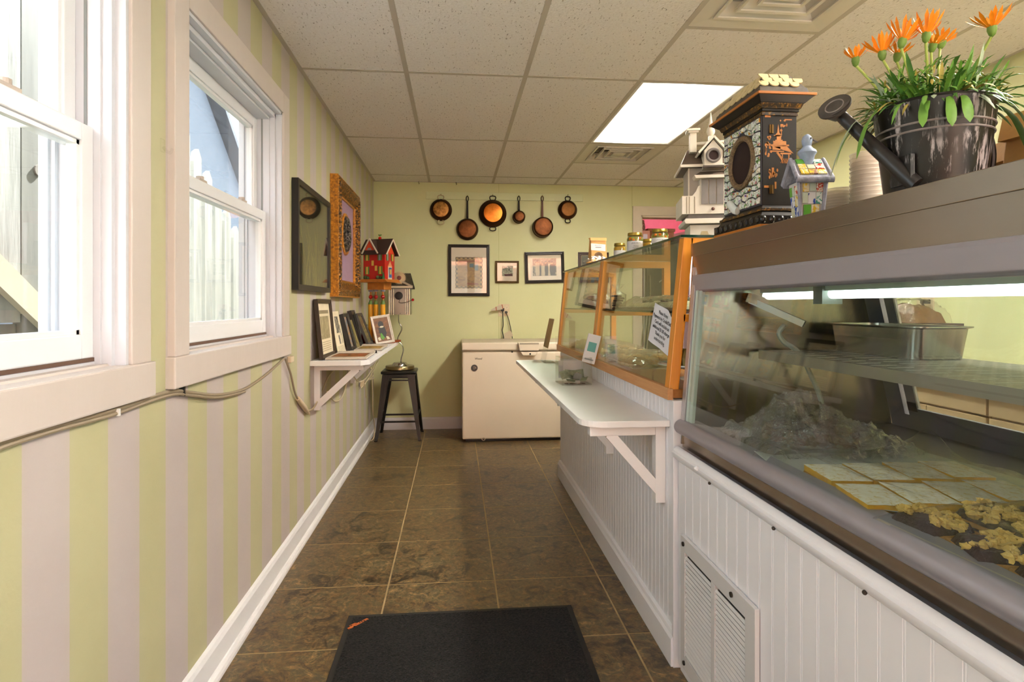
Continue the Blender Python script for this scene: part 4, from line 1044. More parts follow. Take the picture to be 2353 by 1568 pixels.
t = thing('service_shelf', 'long white counter shelf with rounded end on diagonal brackets', 'shelf', (CF, 0, .784))
def rounded(x0, y0, x1, y1, r0, r1):
    pts = [(x1, y0)]
    for i in range(9):
        a = R(-90 - 90*i/8); pts.append((x0+r0+r0*math.cos(a), y0+r0+r0*math.sin(a)))
    for i in range(9):
        a = R(180 - 90*i/8); pts.append((x0+r1+r1*math.cos(a), y1-r1+r1*math.sin(a)))
    pts.append((x1, y1)); return pts
MB().prism(rounded(-.305, 1.985, -.001, 4.25, .085, .03), 'z', 0, .022).build('shelf_top', GLOSSW, t, bevel=.002)
for yy in (2.03, 2.72, 3.42, 4.02):
    br = MB().box(-.036, yy, -.275, -.001, yy+.04, 0).build('bracket', GLOSSW, t)
    MB().box(-.27, yy, -.038, -.036, yy+.04, 0).build('bracket_arm', GLOSSW, br, bevel=.004)
    MB().bar((-.2, yy+.02, -.03), (-.02, yy+.02, -.235), .034, .038, (0, 1, 0)).build('bracket_brace', GLOSSW, br)

# ------------------------------------------------------------------ oak and glass display case on the counter
DK = .92; TOPZ = 1.428
fx = lambda z: .712 + (z-DK)*.052/.51
t = thing('oak_display_case', 'oak framed glass bakery case with sloping front on the white counter', 'display case', (0, 0, .885))
T0 = Matrix.Translation((0, 0, -.885))
def cb(): return MB(T0)
YS = [(1.93, 1.972), (3.015, 3.05), (3.056, 3.088), (4.09, 4.128)]
cb().box(.704, 1.93, .885, .722, 4.128, .925).build('front_sill', PINE, t, bevel=.001)
cb().box(.722, 1.95, .888, 1.12, 4.11, .918).build('deck', wood('deck_board', '#a87440', '#bd8a52', .35, 'Y', 4), t)
cb().box(1.10, 1.93, .885, 1.125, 4.128, .925).build('rear_sill', PINE, t)
for a, c in YS:
    cb().hexa([(fx(DK)-.004, a, DK), (fx(DK)+.03, a, DK), (fx(DK)+.03, c, DK), (fx(DK)-.004, c, DK)], [(fx(TOPZ)-.004, a, TOPZ), (fx(TOPZ)+.03, a, TOPZ), (fx(TOPZ)+.03, c, TOPZ), (fx(TOPZ)-.004, c, TOPZ)]).build('front_post', OAK, t, bevel=.002)
for a, c in (YS[0], (3.03, 3.065), YS[3]):
    cb().box(1.085, a, DK, 1.12, c, TOPZ).build('rear_post', OAK, t, bevel=.002)
    cb().box(fx(TOPZ)+.02, a, TOPZ-.034, 1.09, c, TOPZ).build('top_rail', OAKY, t, bevel=.002)
    cb().box(fx(1.17)+.02, a, 1.146, 1.09, c, 1.172).build('shelf_rail', OAKY, t, bevel=.002)
def pane(y0, y1):
    d = .004
    return cb().hexa([(fx(DK)+.006, y0, DK), (fx(DK)+.006+d, y0, DK), (fx(DK)+.006+d, y1, DK), (fx(DK)+.006, y1, DK)], [(fx(TOPZ)+.006, y0, TOPZ), (fx(TOPZ)+.006+d, y0, TOPZ), (fx(TOPZ)+.006+d, y1, TOPZ), (fx(TOPZ)+.006, y1, TOPZ)])
pane(1.972, 3.015).build('front_pane', CASEGLASS, t); pane(3.088, 4.09).build('front_pane', CASEGLASS, t)
for a, c in ((1.974, 3.05), (3.056, 4.12)):
    s = cb().box(fx(1.17)+.016, a, 1.173, 1.11, c, 1.180).build('glass_shelf', CASEGLASS, t)
    cb().box(fx(1.17)+.013, a, 1.1728, fx(1.17)+.0155, c, 1.1802).build('shelf_edge', GREENEDGE, s)
s = cb().box(fx(TOPZ)-.012, 1.93, TOPZ+.001, 1.135, 4.14, TOPZ+.009).build('glass_top', glass('top_glass', '#dfeae2', gain=1.0), t)
cb().box(fx(TOPZ)-.0145, 1.93, TOPZ+.0008, fx(TOPZ)-.0122, 4.14, TOPZ+.0092).box(fx(TOPZ)-.0122, 1.9275, TOPZ+.0008, 1.135, 1.9298, TOPZ+.0092).build('top_edge', GREENEDGE, s)
GT = TOPZ+.0095

# note taped inside the front pane
def note():
    o = thing('paper_note', 'white printed notice about card payments taped to the oak case glass', 'notice', (0, 0, 0))
    zc_ = 1.118; n0 = Vector((fx(zc_)-.0005+.003, 2.065, zc_))
    m = frameM(n0, (0, -1, -.20), (.1, -.2, 1)); o.matrix_world = m
    w, h = .11, .073
    MB().grid(14, 8, lambda u, v: (-w + 2*w*u - .02*(1-v)*(u < .5)*(.5-u), -h+2*h*v - (.03*(max(0, u-.62)/.38) if v > .9 else 0), .002*math.sin(u*9)+.0025)).build('paper', M('note_paper', '#dcdce4', .6), o, solid=.0006)
    lettering('Please Note:\nPayments by Credit/Debit\nCard will include an\nadditional $1.00 charge.\nThank you for\nunderstanding.', .0185, M('note_ink', '#26262c', .6), o, Matrix.Translation((.0, .002, .0058)), space=1.05)
    return o
note()

# baked goods inside the oak case
WRAP = glass('cling_film', '#fefefd', 1.45, .1, 1.2, .35, 30, .012)
WRAPG = glass('gold_cling_film', '#f6ecd0', 1.5, .08, 2.2, 1.0, 30, .03)
CRUMPLE = glass('crumpled_cling_film', '#fbfbf9', 1.5, .12, 2.6, 1.0, 40, .05)
THINF = glass('thin_film', '#fefefe', 1.4, .06, .6, .3, 30)
def lump(b, c, r, n=8, jit=.25, sz=1.0):
    k = 5; vs = []; fs = []
    sd = random.uniform(0, 50)
    for i in range(k+1):
        for j in range(n):
            th, ph = math.pi*i/k, 2*math.pi*j/n
            p = Vector((math.sin(th)*math.cos(ph), math.sin(th)*math.sin(ph), math.cos(th)))
            q = 1 + jit*mnoise.noise(p*1.7 + Vector((sd, sd, 0)))*1.6
            vs.append((c[0]+p.x*r*q, c[1]+p.y*r*q, c[2]+p.z*r*q*sz))
    for i in range(k):
        for j in range(n): fs.append((i*n+j, i*n+(j+1) % n, (i+1)*n+(j+1) % n, (i+1)*n+j))
    b.add(vs, fs)
def film(o, x0, y0, x1, y1, hf, mat=None, nu=26, nv=26, amp=.008, fr=18, name='cling_film', rot=0):
    sd = random.uniform(0, 90)
    MB().grid(nu, nv, lambda u, v: (x0+(x1-x0)*u, y0+(y1-y0)*v, hf(u, v) + amp*(mnoise.noise((u*fr*.5+sd, v*fr*.5, 0)) + .6*mnoise.noise((u*fr, v*fr+sd, 3))))).build(name, mat or WRAP, o, True)
TRAYG = M('foil_tray', '#b9b2a4', .3, .6)
edge = lambda u, v, k=.08: min(1, min(u, 1-u, v, 1-v)/k)
def tray_of(label, name, cat, cx, cy, z, sx, sy, goods, gmat, film_h=.04, wmat=None, gold=False):
    o = thing(name, label, cat, (cx, cy, z))
    MB().prism([(-sx/2, .012), (-sx/2+.012, 0), (sx/2-.012, 0), (sx/2, .012), (sx/2-.004, .014), (sx/2-.014, .004), (-sx/2+.014, .004), (-sx/2+.004, .014)], 'y', -sy/2, sy/2).build('tray', TRAYG, o)
    goods(o, sx, sy)
    film(o, -sx/2-.01, -sy/2-.01, sx/2+.01, sy/2+.01, lambda u, v: .008 + film_h*edge(u, v, .16)**.7, WRAPG if gold else WRAP)
    return o
LOAF = M('brown_loaf', '#5c3a22', .7, vary=.3, vscale=40, bump=.5, bscale=90); GOLDB = M('golden_bake', '#b8852f', .6, vary=.25, vscale=50, bump=.4, bscale=120); PALEB = M('pale_bake', '#c9b489', .7, vary=.15, vscale=40, bump=.4, bscale=90)
def g_rolls(o, sx, sy):
    n = 0
    for i in range(5):
        for j in range(3):
            b = MB(); lump(b, (-sx/2+.05+(sx-.1)*j/2, -sy/2+.06+(sy-.12)*i/4, .022), .036, 12, .15, .5); b.build('roll', GOLDB, o, True)
def g_slab(o, sx, sy):
    MB().grid(10, 18, lambda u, v: (-sx/2+.02+(sx-.04)*u, -sy/2+.02+(sy-.04)*v, .006+.035*edge(u, v, .12)**.5*(.8+.3*mnoise.noise((u*3, v*5, 1))))).build('pastry_slab', PALEB, o, True)
    b = MB()
    for i in range(9): lump(b, (random.uniform(-sx*.3, sx*.3), random.uniform(-sy*.4, sy*.4), .038), .012)
    tag(b.build('fruit_topping', M('dark_fruit', '#3a1c14', .5), o, True), kind='stuff')
tray_of('film wrapped tray of golden rolls on the oak case deck, far bay', 'pastry_tray', 'pastry tray', .92, 3.55, .918, .3, .8, g_rolls, None, .05, gold=True)
tray_of('film wrapped tray of golden buns on the oak case deck, middle', 'pastry_tray', 'pastry tray', .92, 2.78, .918, .3, .42, g_rolls, None, .05, gold=True)
tray_of('film wrapped pale strudel slab on the glass shelf of the oak case', 'pastry_tray', 'pastry tray', .93, 2.42, 1.1805, .3, .78, g_slab, None, .05)
o = thing('wrapped_loaf', 'brown loaf in clear wrap on the far glass shelf', 'bread', (.86, 3.62, 1.1805), R(12))
MB().grid(10, 8, lambda u, v: (-.06+.12*u, -.1+.2*v, .002+.075*edge(u, v, .25)**.45)).build('loaf', LOAF, o, True); MB().box(-.058, -.098, 0, .058, .098, .004).build('loaf_base', LOAF, o)
film(o, -.075, -.115, .075, .115, lambda u, v: .003+.085*edge(u, v, .25)**.45, nu=16, nv=16)
o = thing('cookie_bag', 'clear bag of dark cookies tied on the glass shelf', 'cookie bag', (.90, 3.25, 1.1805))
for k in range(6): MB().lathe([(.001, 0), (.028, 0), (.03, .005), (.026, .011), (.001, .013)], 14, (random.uniform(-.012, .012), random.uniform(-.02, .02), .013*k)).build('cookie', M('dark_cookie', '#3c2617', .7, vary=.3, vscale=60), o, True)
MB().lathe([(.04, 0), (.045, .03), (.042, .08), (.012, .1), (.008, .105), (.02, .118), (.034, .135)], 20, wave=lambda t_, r, z: 1+.12*math.sin(7*t_+z*40)).build('bag', WRAP, o, True)
# plate with sliced ring cake
o = thing('cake_plate', 'white pedestal plate under the sliced blueberry cake', 'plate', (.905, 2.20, .918))
MB().lathe([(.001, 0), (.05, 0), (.052, .006), (.03, .014), (.028, .036), (.06, .044), (.12, .05), (.135, .058), (.134, .062), (.118, .055), (.001, .05)], 40).build('plate', M('white_china', '#dcd8cf', .2), o, True)
CAKE = M('pale_cake', '#b79c62', .75, vary=.2, vscale=60, bump=.5, bscale=120); BERRY = M('blueberry', '#231c26', .5)
for k in range(7):
    a0, a1 = R(-170+36*k), R(-170+36*k+30)
    t_ = thing('cake_slice', 'thick slice of blueberry pound cake, %s on the white plate' % ['first', 'second', 'third', 'fourth', 'fifth', 'sixth', 'last'][k], 'cake slice', (.905, 2.20, .918+.0585), 0, 'slices of cake on the white plate')
    am = (a0+a1)/2; ring_ = []
    r0, r1 = .04, .105
    prof = [(r0, 0), (r1, 0), (r1+.004, .03), (r1-.012, .058), (r0+.02, .062), (r0, .045)]
    vs = [(r*math.cos(a), r*math.sin(a), z) for a in (a0, am, a1) for r, z in prof]; n = 6
    fs = [(i*n+q, i*n+(q+1) % n, (i+1)*n+(q+1) % n, (i+1)*n+q) for i in range(2) for q in range(n)] + [tuple(range(n)), tuple(2*n+q for q in range(n))]
    MB().add(vs, fs).build('cake', CAKE, t_)
    bb = MB()
    for q in range(4):
        a = random.choice((a0, a1)); r = random.uniform(r0+.015, r1-.01); lump(bb, (r*math.cos(a), r*math.sin(a), random.uniform(.01, .045)), .006)
    tag(bb.build('blueberry', BERRY, t_, True), kind='stuff')

# ------------------------------------------------------------------ things on the service shelf
S1 = .806
o = thing('sign_holder', 'clear slanted sign holder with brown card seen edge-on at the shelf end', 'sign holder', (.60, 4.02, S1))
def slant(z0, z1, y0, y1, th=.003, k=.215): return MB().hexa([(z0*k, y0, z0), (z0*k+th, y0, z0), (z0*k+th, y1, z0), (z0*k, y1, z0)], [(z1*k, y0, z1), (z1*k+th, y0, z1), (z1*k+th, y1, z1), (z1*k, y1, z1)])
slant(.004, .30, -.03, .19).build('sign_face', ACRYLIC, o); slant(.10, .298, -.028, .188, .002).build('sign_card', M('brown_card', '#c4a377', .6), o)
MB().box(-.002, -.03, 0, .075, .19, .004).build('sign_foot', ACRYLIC, o)
o = thing('tip_box', 'clear acrylic tip box with banknotes and coins on the service shelf', 'tip box', (.590, 2.96, S1), R(4))
w, d, h = .075, .075, .135
for (x0, y0, x1, y1) in ((-w, -d, w, -d+.004), (-w, d-.004, w, d), (-w, -d, -w+.004, d), (w-.004, -d, w, d)):
    MB().box(x0, y0, 0, x1, y1, h).build('box_wall', ACRYLIC, o)
MB().box(-w, -d, 0, w, d, .006).build('box_base', ACRYLIC, o); MB().box(-w, -d, h-.004, -.02, d, h).box(.02, -d, h-.004, w, d, h).build('box_top', ACRYLIC, o)
MB().box(-w, d-.005, h, w, d, .235).build('back_panel', ACRYLIC, o)
MB().box(-.06, d-.006, .02, .06, d-.0055, .11).build('paper_insert', M('insert_white', '#c9c9c9', .6), o)
NOTE = M('banknote', '#8d947c', .7, vary=.25, vscale=90)
def bill(px, py, pz, rx, ry, rz, k):
    m = Matrix.Translation((px, py, pz)) @ Matrix.Rotation(rz, 4, 'Z') @ Matrix.Rotation(rx, 4, 'X') @ Matrix.Rotation(ry, 4, 'Y')
    q = thing('banknote', ['crumpled banknote leaning at the side of the tip box', 'banknote folded over the coins in the tip box', 'rolled banknote at the back of the tip box', 'flat banknote at the bottom of the tip box'][k], 'banknote', (0, 0, 0), 0, 'notes in the tip box')
    q.matrix_world = Matrix.Translation((.590, 2.96, S1)) @ m
    MB().grid(8, 4, lambda u, v: (-.05+.1*u, -.022+.044*v, .012*math.sin(u*5+k))).build('note_sheet', NOTE, q, True, solid=.0006)
bill(-.03, -.02, .045, R(55), 0, R(30), 0); bill(.02, -.005, .038, R(20), R(10), R(-25), 1); bill(.01, .035, .045, R(70), 0, R(10), 2); bill(0, 0, .022, 0, R(5), R(60), 3)
for k, (xx, yy) in enumerate(((-.02, -.055), (0, -.05), (.02, -.057), (.04, -.05), (-.045, -.05))):
    q = thing('coin', ['copper coin', 'second copper coin', 'third copper coin', 'fourth copper coin', 'fifth copper coin'][k] + ' at the front of the tip box', 'coin', (.590+xx, 2.96+yy, S1+.006), 0, 'coins in the tip box')
    MB().cyl((0, 0, 0), (0, 0, .0018), .0095, n=16).build('coin_disc', M('coin_copper', '#5a3320', .4, .8), q)
q = thing('silver_token', 'silver round token standing in the tip box', 'token', (.60, 2.905, S1+.006)); MB().cyl((0, 0, .034), (0, .005, .036), .022, n=20).box(-.012, -.002, 0, .012, .006, .016).build('token', CHROME, q, True)
o = thing('card_reader_box', 'slim white carton with teal square leaning in the tip box', 'carton', (.665, 2.93, S1+.135), R(-12))
o.rotation_euler = (R(-4), R(14), R(-10))
MB().box(-.032, -.012, -.03, .032, .012, .115).build('carton_body', M('white_card', '#d7d9dc', .4), o, bevel=.001)
MB().box(-.02, -.0135, .028, .02, -.0119, .075).build('teal_square', M('teal_print', '#4f9895', .5), o)
MB().box(-.022, -.0128, -.016, .022, -.0119, -.008).build('grey_print', M('grey_ink', '#8f979c', .6), o)

# ------------------------------------------------------------------ steel refrigerated display case
EY, NY = 1.905, .12
t = thing('deli_display_case', 'stainless steel deli case with sloping glass front and white beadboard base', 'display case', (0, 0, 0))
gxz = lambda z: .742 + (z-.815)*.036/.435
MB().box(.738, NY, 0, 1.50, EY, .70).build('base_carcass', CW, t)
k = 0; bd2 = None; pitch = .0579
while True:
    y = EY-.012-pitch*(k+1)
    if y < NY: break
    if bd2 is None:
        bd2 = bead_mesh(.03, .70).build('beadboard', CW, t); o = bd2
    else:
        o = bd2.copy(); COL.objects.link(o); o.parent = t
    o.location = (.726, y, 0); k += 1
MB().sweep([(0, 0), (.008, .002), (.014, .008), (.02, .018), (.02, .026), (.013, .03), (.013, .034), (.006, .042), (0, .044)], [((.728, NY, .694), (-1, 0, 0), (0, 0, 1)), ((.728, EY, .694), (-1, 0, 0), (0, 0, 1))]).build('chair_rail', CW, t, 60)
SCR = M('dark_screw', '#4a423c', .4, .8)
for y in (1.62, 1.28, .98):
    MB().ball((.712, y, .700), .0045, 10).build('rail_screw', SCR, t)
MB().ball((.708, 1.70, .72), .008, 10).build('rail_button', CW, t); 
MB().prism([(.745, .735), (.745, .79), (.80, .79), (.80, .735)], 'y', NY, EY).build('steel_band', STEEL, t)
bz = .802
MB().sweep([(-.01+.026*math.cos(a)*-1+.0, .024*math.sin(a)) for a in [R(-90+180*i/10) for i in range(11)]] + [(.03, .024), (.03, -.024)], [((.752, NY, bz), (1, 0, 0), (0, 0, 1)), ((.752, EY, bz), (1, 0, 0), (0, 0, 1))]).build('bumper_rail', ALU, t, 50)
# header
MB().prism([(.773, 1.362), (.773, 1.404), (1.40, 1.404), (1.40, 1.396), (.80, 1.396), (.80, 1.362)], 'y', NY, EY).build('top_panel', STEEL, t, bevel=.0015)
MB().prism([(.783, 1.296), (.777, 1.362), (.80, 1.362), (.80, 1.296)], 'y', NY, EY-.006).build('header_fascia', STEEL, t)
MB().prism([(.773, 1.292), (.775, 1.300), (.80, 1.300), (.80, 1.244), (.785, 1.244), (.777, 1.252)], 'y', NY, EY-.01).build('header_trim', ALU, t, bevel=.002)
# sloping front glass with pale edge seals
def lean(y0, y1, z0, z1, o0, o1, off=0):
    return MB().hexa([(gxz(z0)+o0+off, y0, z0), (gxz(z0)+o1+off, y0, z0), (gxz(z0)+o1+off, y1, z0), (gxz(z0)+o0+off, y1, z0)], [(gxz(z1)+o0+off, y0, z1), (gxz(z1)+o1+off, y0, z1), (gxz(z1)+o1+off, y1, z1), (gxz(z1)+o0+off, y1, z1)])
lean(NY, EY-.04, .815, 1.25, 0, .005).build('front_pane', CASEGLASS, t)
lean(EY-.026, EY, .79, 1.36, -.004, .03).build('end_post', M('satin_aluminium', '#b9bac0', .35, .7), t)
MB().prism([(.74, .745), (.80, .745), (.80, 1.362), (.78, 1.362)], 'y', EY-.004, EY+.002).build('end_plate', STEEL, t)
SEAL = M('pale_seal', '#c4d6d0', .4)
lean(EY-.048, EY-.03, .815, 1.25, .001, .012).build('edge_seal', SEAL, t); lean(EY-.072, EY-.053, .815, 1.25, .003, .014).build('edge_seal', SEAL, t)
# interior
INT = brushed('interior_steel', '#8d887a', .24, 2)
MB().prism([(.76, .80), (1.46, .80), (1.36, 1.36), (.79, 1.36)], 'y', EY-.03, EY-.01).build('end_wall', INT, t)
MB().prism([(.76, .80), (1.46, .80), (1.36, 1.36), (.79, 1.36)], 'y', NY, NY+.02).build('end_wall', INT, t)
MB().box(.75, NY, .79, 1.47, EY-.01, .803).build('deck', brushed('deck_steel', '#6f6a60', .3), t)
MB().box(.80, NY, 1.37, 1.39, EY-.01, 1.395).build('canopy_liner', INT, t)
rx = lambda z: 1.455 - (z-.83)*.10/.42
def rear(y0, y1, z0, z1, th=.02):
    return MB().hexa([(rx(z0), y0, z0), (rx(z0)+th, y0, z0), (rx(z0)+th, y1, z0), (rx(z0), y1, z0)], [(rx(z1), y0, z1), (rx(z1)+th, y0, z1), (rx(z1)+th, y1, z1), (rx(z1), y1, z1)])
REARF = M('rear_frame_grey', '#6d6e78', .4, .5)
rear(NY, EY-.03, .803, .85, .03).build('rear_sill', REARF, t); rear(NY, EY-.03, 1.31, 1.37).build('rear_head', REARF, t)
rear(EY-.10, EY-.03, .85, 1.31).build('rear_stile', REARF, t)
dr = rear(EY-.16, EY-.12, .86, 1.31, .012).build('sliding_door', M('door_rail_grey', '#8d8a86', .4, .5), t)
rear(NY, EY-.16, .86, 1.31, .005).build('door_pane', CLEAR, dr); rear(1.02, 1.06, .86, 1.31, .012).build('door_stile', REARF, dr)
rear(NY, EY-.12, .85, .875, .014).build('door_rail', REARF, dr)
rear(EY-.158, EY-.122, .865, .893, -.002).build('warning_sticker', M('sticker_black', '#2a221c', .5), dr)
def m_perf():
    t = NT('perforated_steel'); t.set(.3, .9); co = t.coord('Object'); br = t.n('ShaderNodeTexBrick'); t.l(co, br.inputs[0])
    br.inputs['Scale'].default_value = 14; br.inputs['Mortar Size'].default_value = .035; br.inputs['Color1'].default_value = lin('#77736a'); br.inputs['Color2'].default_value = lin('#8a867c'); br.inputs['Mortar'].default_value = lin('#c9c7bf')
    t.color(br.outputs[0]); return t.m
sh = MB().box(.977, NY+.02, 1.045, 1.375, EY-.07, 1.057).build('shelf', m_perf(), t)
MB().box(.97, NY+.02, 1.03, .979, EY-.07, 1.058).build('shelf_lip', M('lip_steel', '#a9aaa2', .3, .8), sh)
for k in range(26):
    MB().box(1.0, EY-.12-.055*k, 1.0572, 1.06, EY-.112-.055*k, 1.0576).box(1.1, EY-.14-.055*k, 1.0572, 1.2, EY-.132-.055*k, 1.0576).build('shelf_slot', M('slot_light', '#c9cdc8', .3, .6), sh)
TUBE = M('fluorescent_tube', '#cfe6dd', .3)
te = NT('lit_case_tube'); te.b.inputs['Base Color'].default_value = (.8, .95, .9, 1); te.b.inputs['Emission Color'].default_value = (.96, 1, .96, 1); te.b.inputs['Emission Strength'].default_value = 3.0
tb = MB().box(.965, NY+.05, 1.24, 1.005, EY-.09, 1.262).build('light_housing', TUBE, t)
MB().cyl((.985, NY+.05, 1.232), (.985, EY-.09, 1.232), .013, n=14).build('light_tube', te.m, tb, True)
for y in (1.50, .9): MB().box(.957, y-.02, 1.205, 1.013, y+.02, 1.30).build('light_bracket', M('bracket_grey', '#8b9690', .4, .4), tb)
lv = None
for k in range(40):
    y = EY-.2-.04*k
    if y < NY+.06: break
    if lv is None: lv = MB().bar((.9, 0, 1.29), (.96, .03, 1.275), .002, .03).build('reflection_fin', M('fin_alu', '#9fb0ab', .3, .8), t); o = lv  # added fins imitate louvre-like reflections above the tube
    else:
        o = lv.copy(); COL.objects.link(o); o.parent = t
    o.location = (0, y, 0)
MB().bar(at(1725, 690, Y=1.84), at(1848, 745, Y=1.74), .03, .02).build('end_bracket', M('bracket_steel', '#a4a49c', .3, .8), t)
MB().bar(at(1718, 690, Y=1.85)+Vector((0, 0, .01)), at(1765, 705, Y=1.82)+Vector((0, 0, .01)), .05, .03).build('bracket_box', INT, t)
MB().tube(smoothpath([at(x, y, Y=1.80) for x, y in ((1803, 748), (1790, 765), (1800, 785), (1835, 810), (1862, 860), (1885, 915), (1893, 965), (1893, 1010))], 6), .008, 8).build('conduit', M('grey_conduit', '#a5ada0', .45), t, True)
# air grille in the base
g = MB()
vy0, vy1, vz0, vz1 = 1.364, 1.836, .06, .474
fr = t
vent = thing('air_grille', 'white louvred air grille screwed to the deli case base', 'vent', (.724, vy1, vz0))
W_, H_ = vy1-vy0, vz1-vz0
VW = M('grille_white', '#d3d2d4', .4)
q = MB().box(-.012, -.032, 0, 0, 0, H_).box(-.012, -W_, 0, 0, -W_+.05, H_).box(-.012, -W_+.05, 0, 0, -.032, .045).box(-.012, -W_+.05, H_-.045, 0, -.032, H_).box(-.012, -W_*.5-.012, .045, 0, -W_*.5+.012, H_-.045)
q.build('grille_frame', VW, vent, bevel=.0015)
MB().box(-.001, -W_+.02, .02, .0015, -.02, H_-.02).build('grille_shade_sheet', M('grille_dark', '#3a3836', .8), vent)  # dark sheet whose colour stands for the shade behind the slats
sl = {}
for side, (a, c) in enumerate(((-W_*.5+.012, -.032), (-W_+.05, -W_*.5-.012))):
    for k in range(22):
        z = .05 + k*(H_-.1)/22
        if side not in sl:
            o = MB().hexa([(-.011, a, 0), (-.0095, a, 0), (-.0095, c, 0), (-.011, c, 0)], [(-.0065, a, .0068), (-.005, a, .0068), (-.005, c, .0068), (-.0065, c, .0068)]).build('grille_slat', VW, vent); sl[side] = o
        else:
            o = sl[side].copy(); COL.objects.link(o); o.parent = vent
        o.location = (0, 0, z)
for (y, z) in ((-.024, H_-.022), (-W_+.12, H_-.022), (-.03, .022), (-W_+.12, .022)):
    MB().cyl((-.016, y, z), (-.011, y, z), .007, n=12).build('grille_screw', SCR, vent)

# ------------------------------------------------------------------ inside the deli case
DZ_ = .8035
o = thing('steel_pan', 'deep stainless steam pan on the upper deli shelf', 'pan', (1.275, 1.63, 1.058))
def pan_shell(sx, sy, h, r, taper=.9):
    """open rounded rectangular pan"""
    def ringpts(hx, hy, rr, z):
        pts = []
        for q, (cx, cy) in enumerate(((hx-rr, hy-rr), (-hx+rr, hy-rr), (-hx+rr, -hy+rr), (hx-rr, -hy+rr))):
            for i in range(6):
                a = R(90*q + 90*i/5); pts.append((cx+rr*math.cos(a), cy+rr*math.sin(a), z))
        return pts
    rings = [ringpts(sx*taper, sy*taper, r, 0), ringpts(sx*.97, sy*.97, r, h-.004), ringpts(sx*1.06, sy*1.04, r*1.2, h), ringpts(sx*1.06, sy*1.04, r*1.2, h+.003), ringpts(sx*.95, sy*.96, r*.95, h+.002), ringpts(sx*taper*.98, sy*taper*.98, r*.9, .004)]
    n = len(rings[0]); vs = [p for rg in rings for p in rg]; fs = []
    for k in range(len(rings)-1):
        for i in range(n): fs.append((k*n+i, k*n+(i+1) % n, (k+1)*n+(i+1) % n, (k+1)*n+i))
    fs += [tuple(range(n)), tuple((len(rings)-1)*n+i for i in range(n))]
    return MB().add(vs, fs)
pan_shell(.085, .19, .085, .03).build('pan_body', brushed('pan_steel', '#a8a9a2', .22, 2), o, True)
# brown cake on a scalloped glass plate under film
o = thing('glass_cake_plate', 'scalloped clear glass plate at the far end of the deli case', 'plate', (1.01, 1.60, DZ_))
MB().lathe([(.001, 0), (.09, 0), (.1, .008), (.165, .02), (.178, .03), (.176, .033), (.16, .024), (.001, .006)], 48, wave=lambda t_, r, z: 1 + (.03*math.sin(24*t_) if r > .15 else 0)).build('plate', glass('pressed_glass', '#e6efe8', 1.5, .02, 1.8, .6, 120, .05), o, True)
o = thing('brown_cake', 'half eaten brown cake on the scalloped glass plate', 'cake', (1.0, 1.60, DZ_+.007))
MB().lathe([(.001, 0), (.12, 0), (.125, .03), (.115, .05), (.001, .055)], 30, wave=lambda t_, r, z: (1+.04*math.sin(5*t_)) if math.cos(t_-.6) < .55 else .55).build('cake_body', M('chocolate_cake', '#4a2617', .7, vary=.3, vscale=40, bump=.6, bscale=80), o, True)
o = thing('crumpled_film', 'crumpled clear film heaped over the brown cake', 'film', (.98, 1.58, DZ_))
film(o, -.19, -.17, .22, .17, lambda u, v: .012 + .065*edge(u, v, .3)**.6 + .075*math.exp(-((v-.62-.1*(u-.3))/.12)**2 - ((u-.42)/.28)**2), nu=60, nv=50, amp=.022, fr=30, mat=CRUMPLE)
# lemon bars
LT = (.975, 1.225)
o = thing('lemon_bar_tray', 'pale paper lined tray holding the lemon bars', 'tray', (LT[0], LT[1], DZ_), R(6))
MB().prism([(-.215, .018), (-.2, 0), (.235, 0), (.25, .018), (.245, .019), (.232, .004), (-.197, .004), (-.21, .019)], 'y', -.215, .215).build('tray_body', TRAYG, o)
MB().grid(8, 8, lambda u, v: (-.21+.455*u, -.225+.45*v, .007+.03*max(0, abs(u-.5)*2-.85)*3+.03*max(0, abs(v-.5)*2-.85)*3)).build('paper_liner', M('parchment', '#b9bdb8', .5), o, True, solid=.0008)
LEM = M('lemon_filling', '#d8a52a', .45, vary=.12, vscale=60); SUG = m_art('powdered_sugar', [(.34, '#dcc27c'), (.46, '#ece4ca'), (.7, '#f4f0e4')], 70, (1, 1, 1), .8, 6, .9); CRUST = M('shortbread', '#b98a4c', .8, vary=.2, vscale=80)
rowname = ['front', 'back']; colname = ['first', 'second', 'third', 'fourth']
lb = None
for r_ in range(2):
    for c_ in range(4):
        x = LT[0]-.165+.094*c_+.025*r_; y = LT[1]-.135+.15*r_
        lab = 'sugar dusted lemon bar, %s in the %s row counting from the glass' % (colname[c_], rowname[r_])
        if lb is None:
            lb = thing('lemon_bar', lab, 'lemon bar', (x, y, DZ_+.0085), R(-10), 'lemon bars on the paper lined tray'); q = lb
            MB().box(-.043, -.066, 0, .043, .066, .008).build('crust', CRUST, lb, bevel=.002); MB().box(-.042, -.065, .008, .042, .065, .022).build('filling', LEM, lb, bevel=.002)
            MB().grid(8, 10, lambda u, v: (-.043+.086*u, -.066+.132*v, .0225+.0025*edge(u, v, .1)+.0012*mnoise.noise((u*9, v*11, 0)))).build('sugar_top', SUG, lb, True)
        else:
            q = dup(lb, None, (x, y, DZ_+.0085), R(-10 + random.uniform(-4, 4))); q['label'] = lab
o = thing('tray_film', 'clear film draped over the lemon bars', 'film', (LT[0], LT[1], DZ_), R(6))
film(o, -.215, -.23, .26, .23, lambda u, v: .008 + .036*edge(u, v, .13)**.6 + .05*math.exp(-((u-.86)/.08)**2 - ((v-.75)/.1)**2) + .025*math.exp(-((u-.06)/.07)**2), nu=54, nv=50, amp=.006, fr=16, mat=THINF)
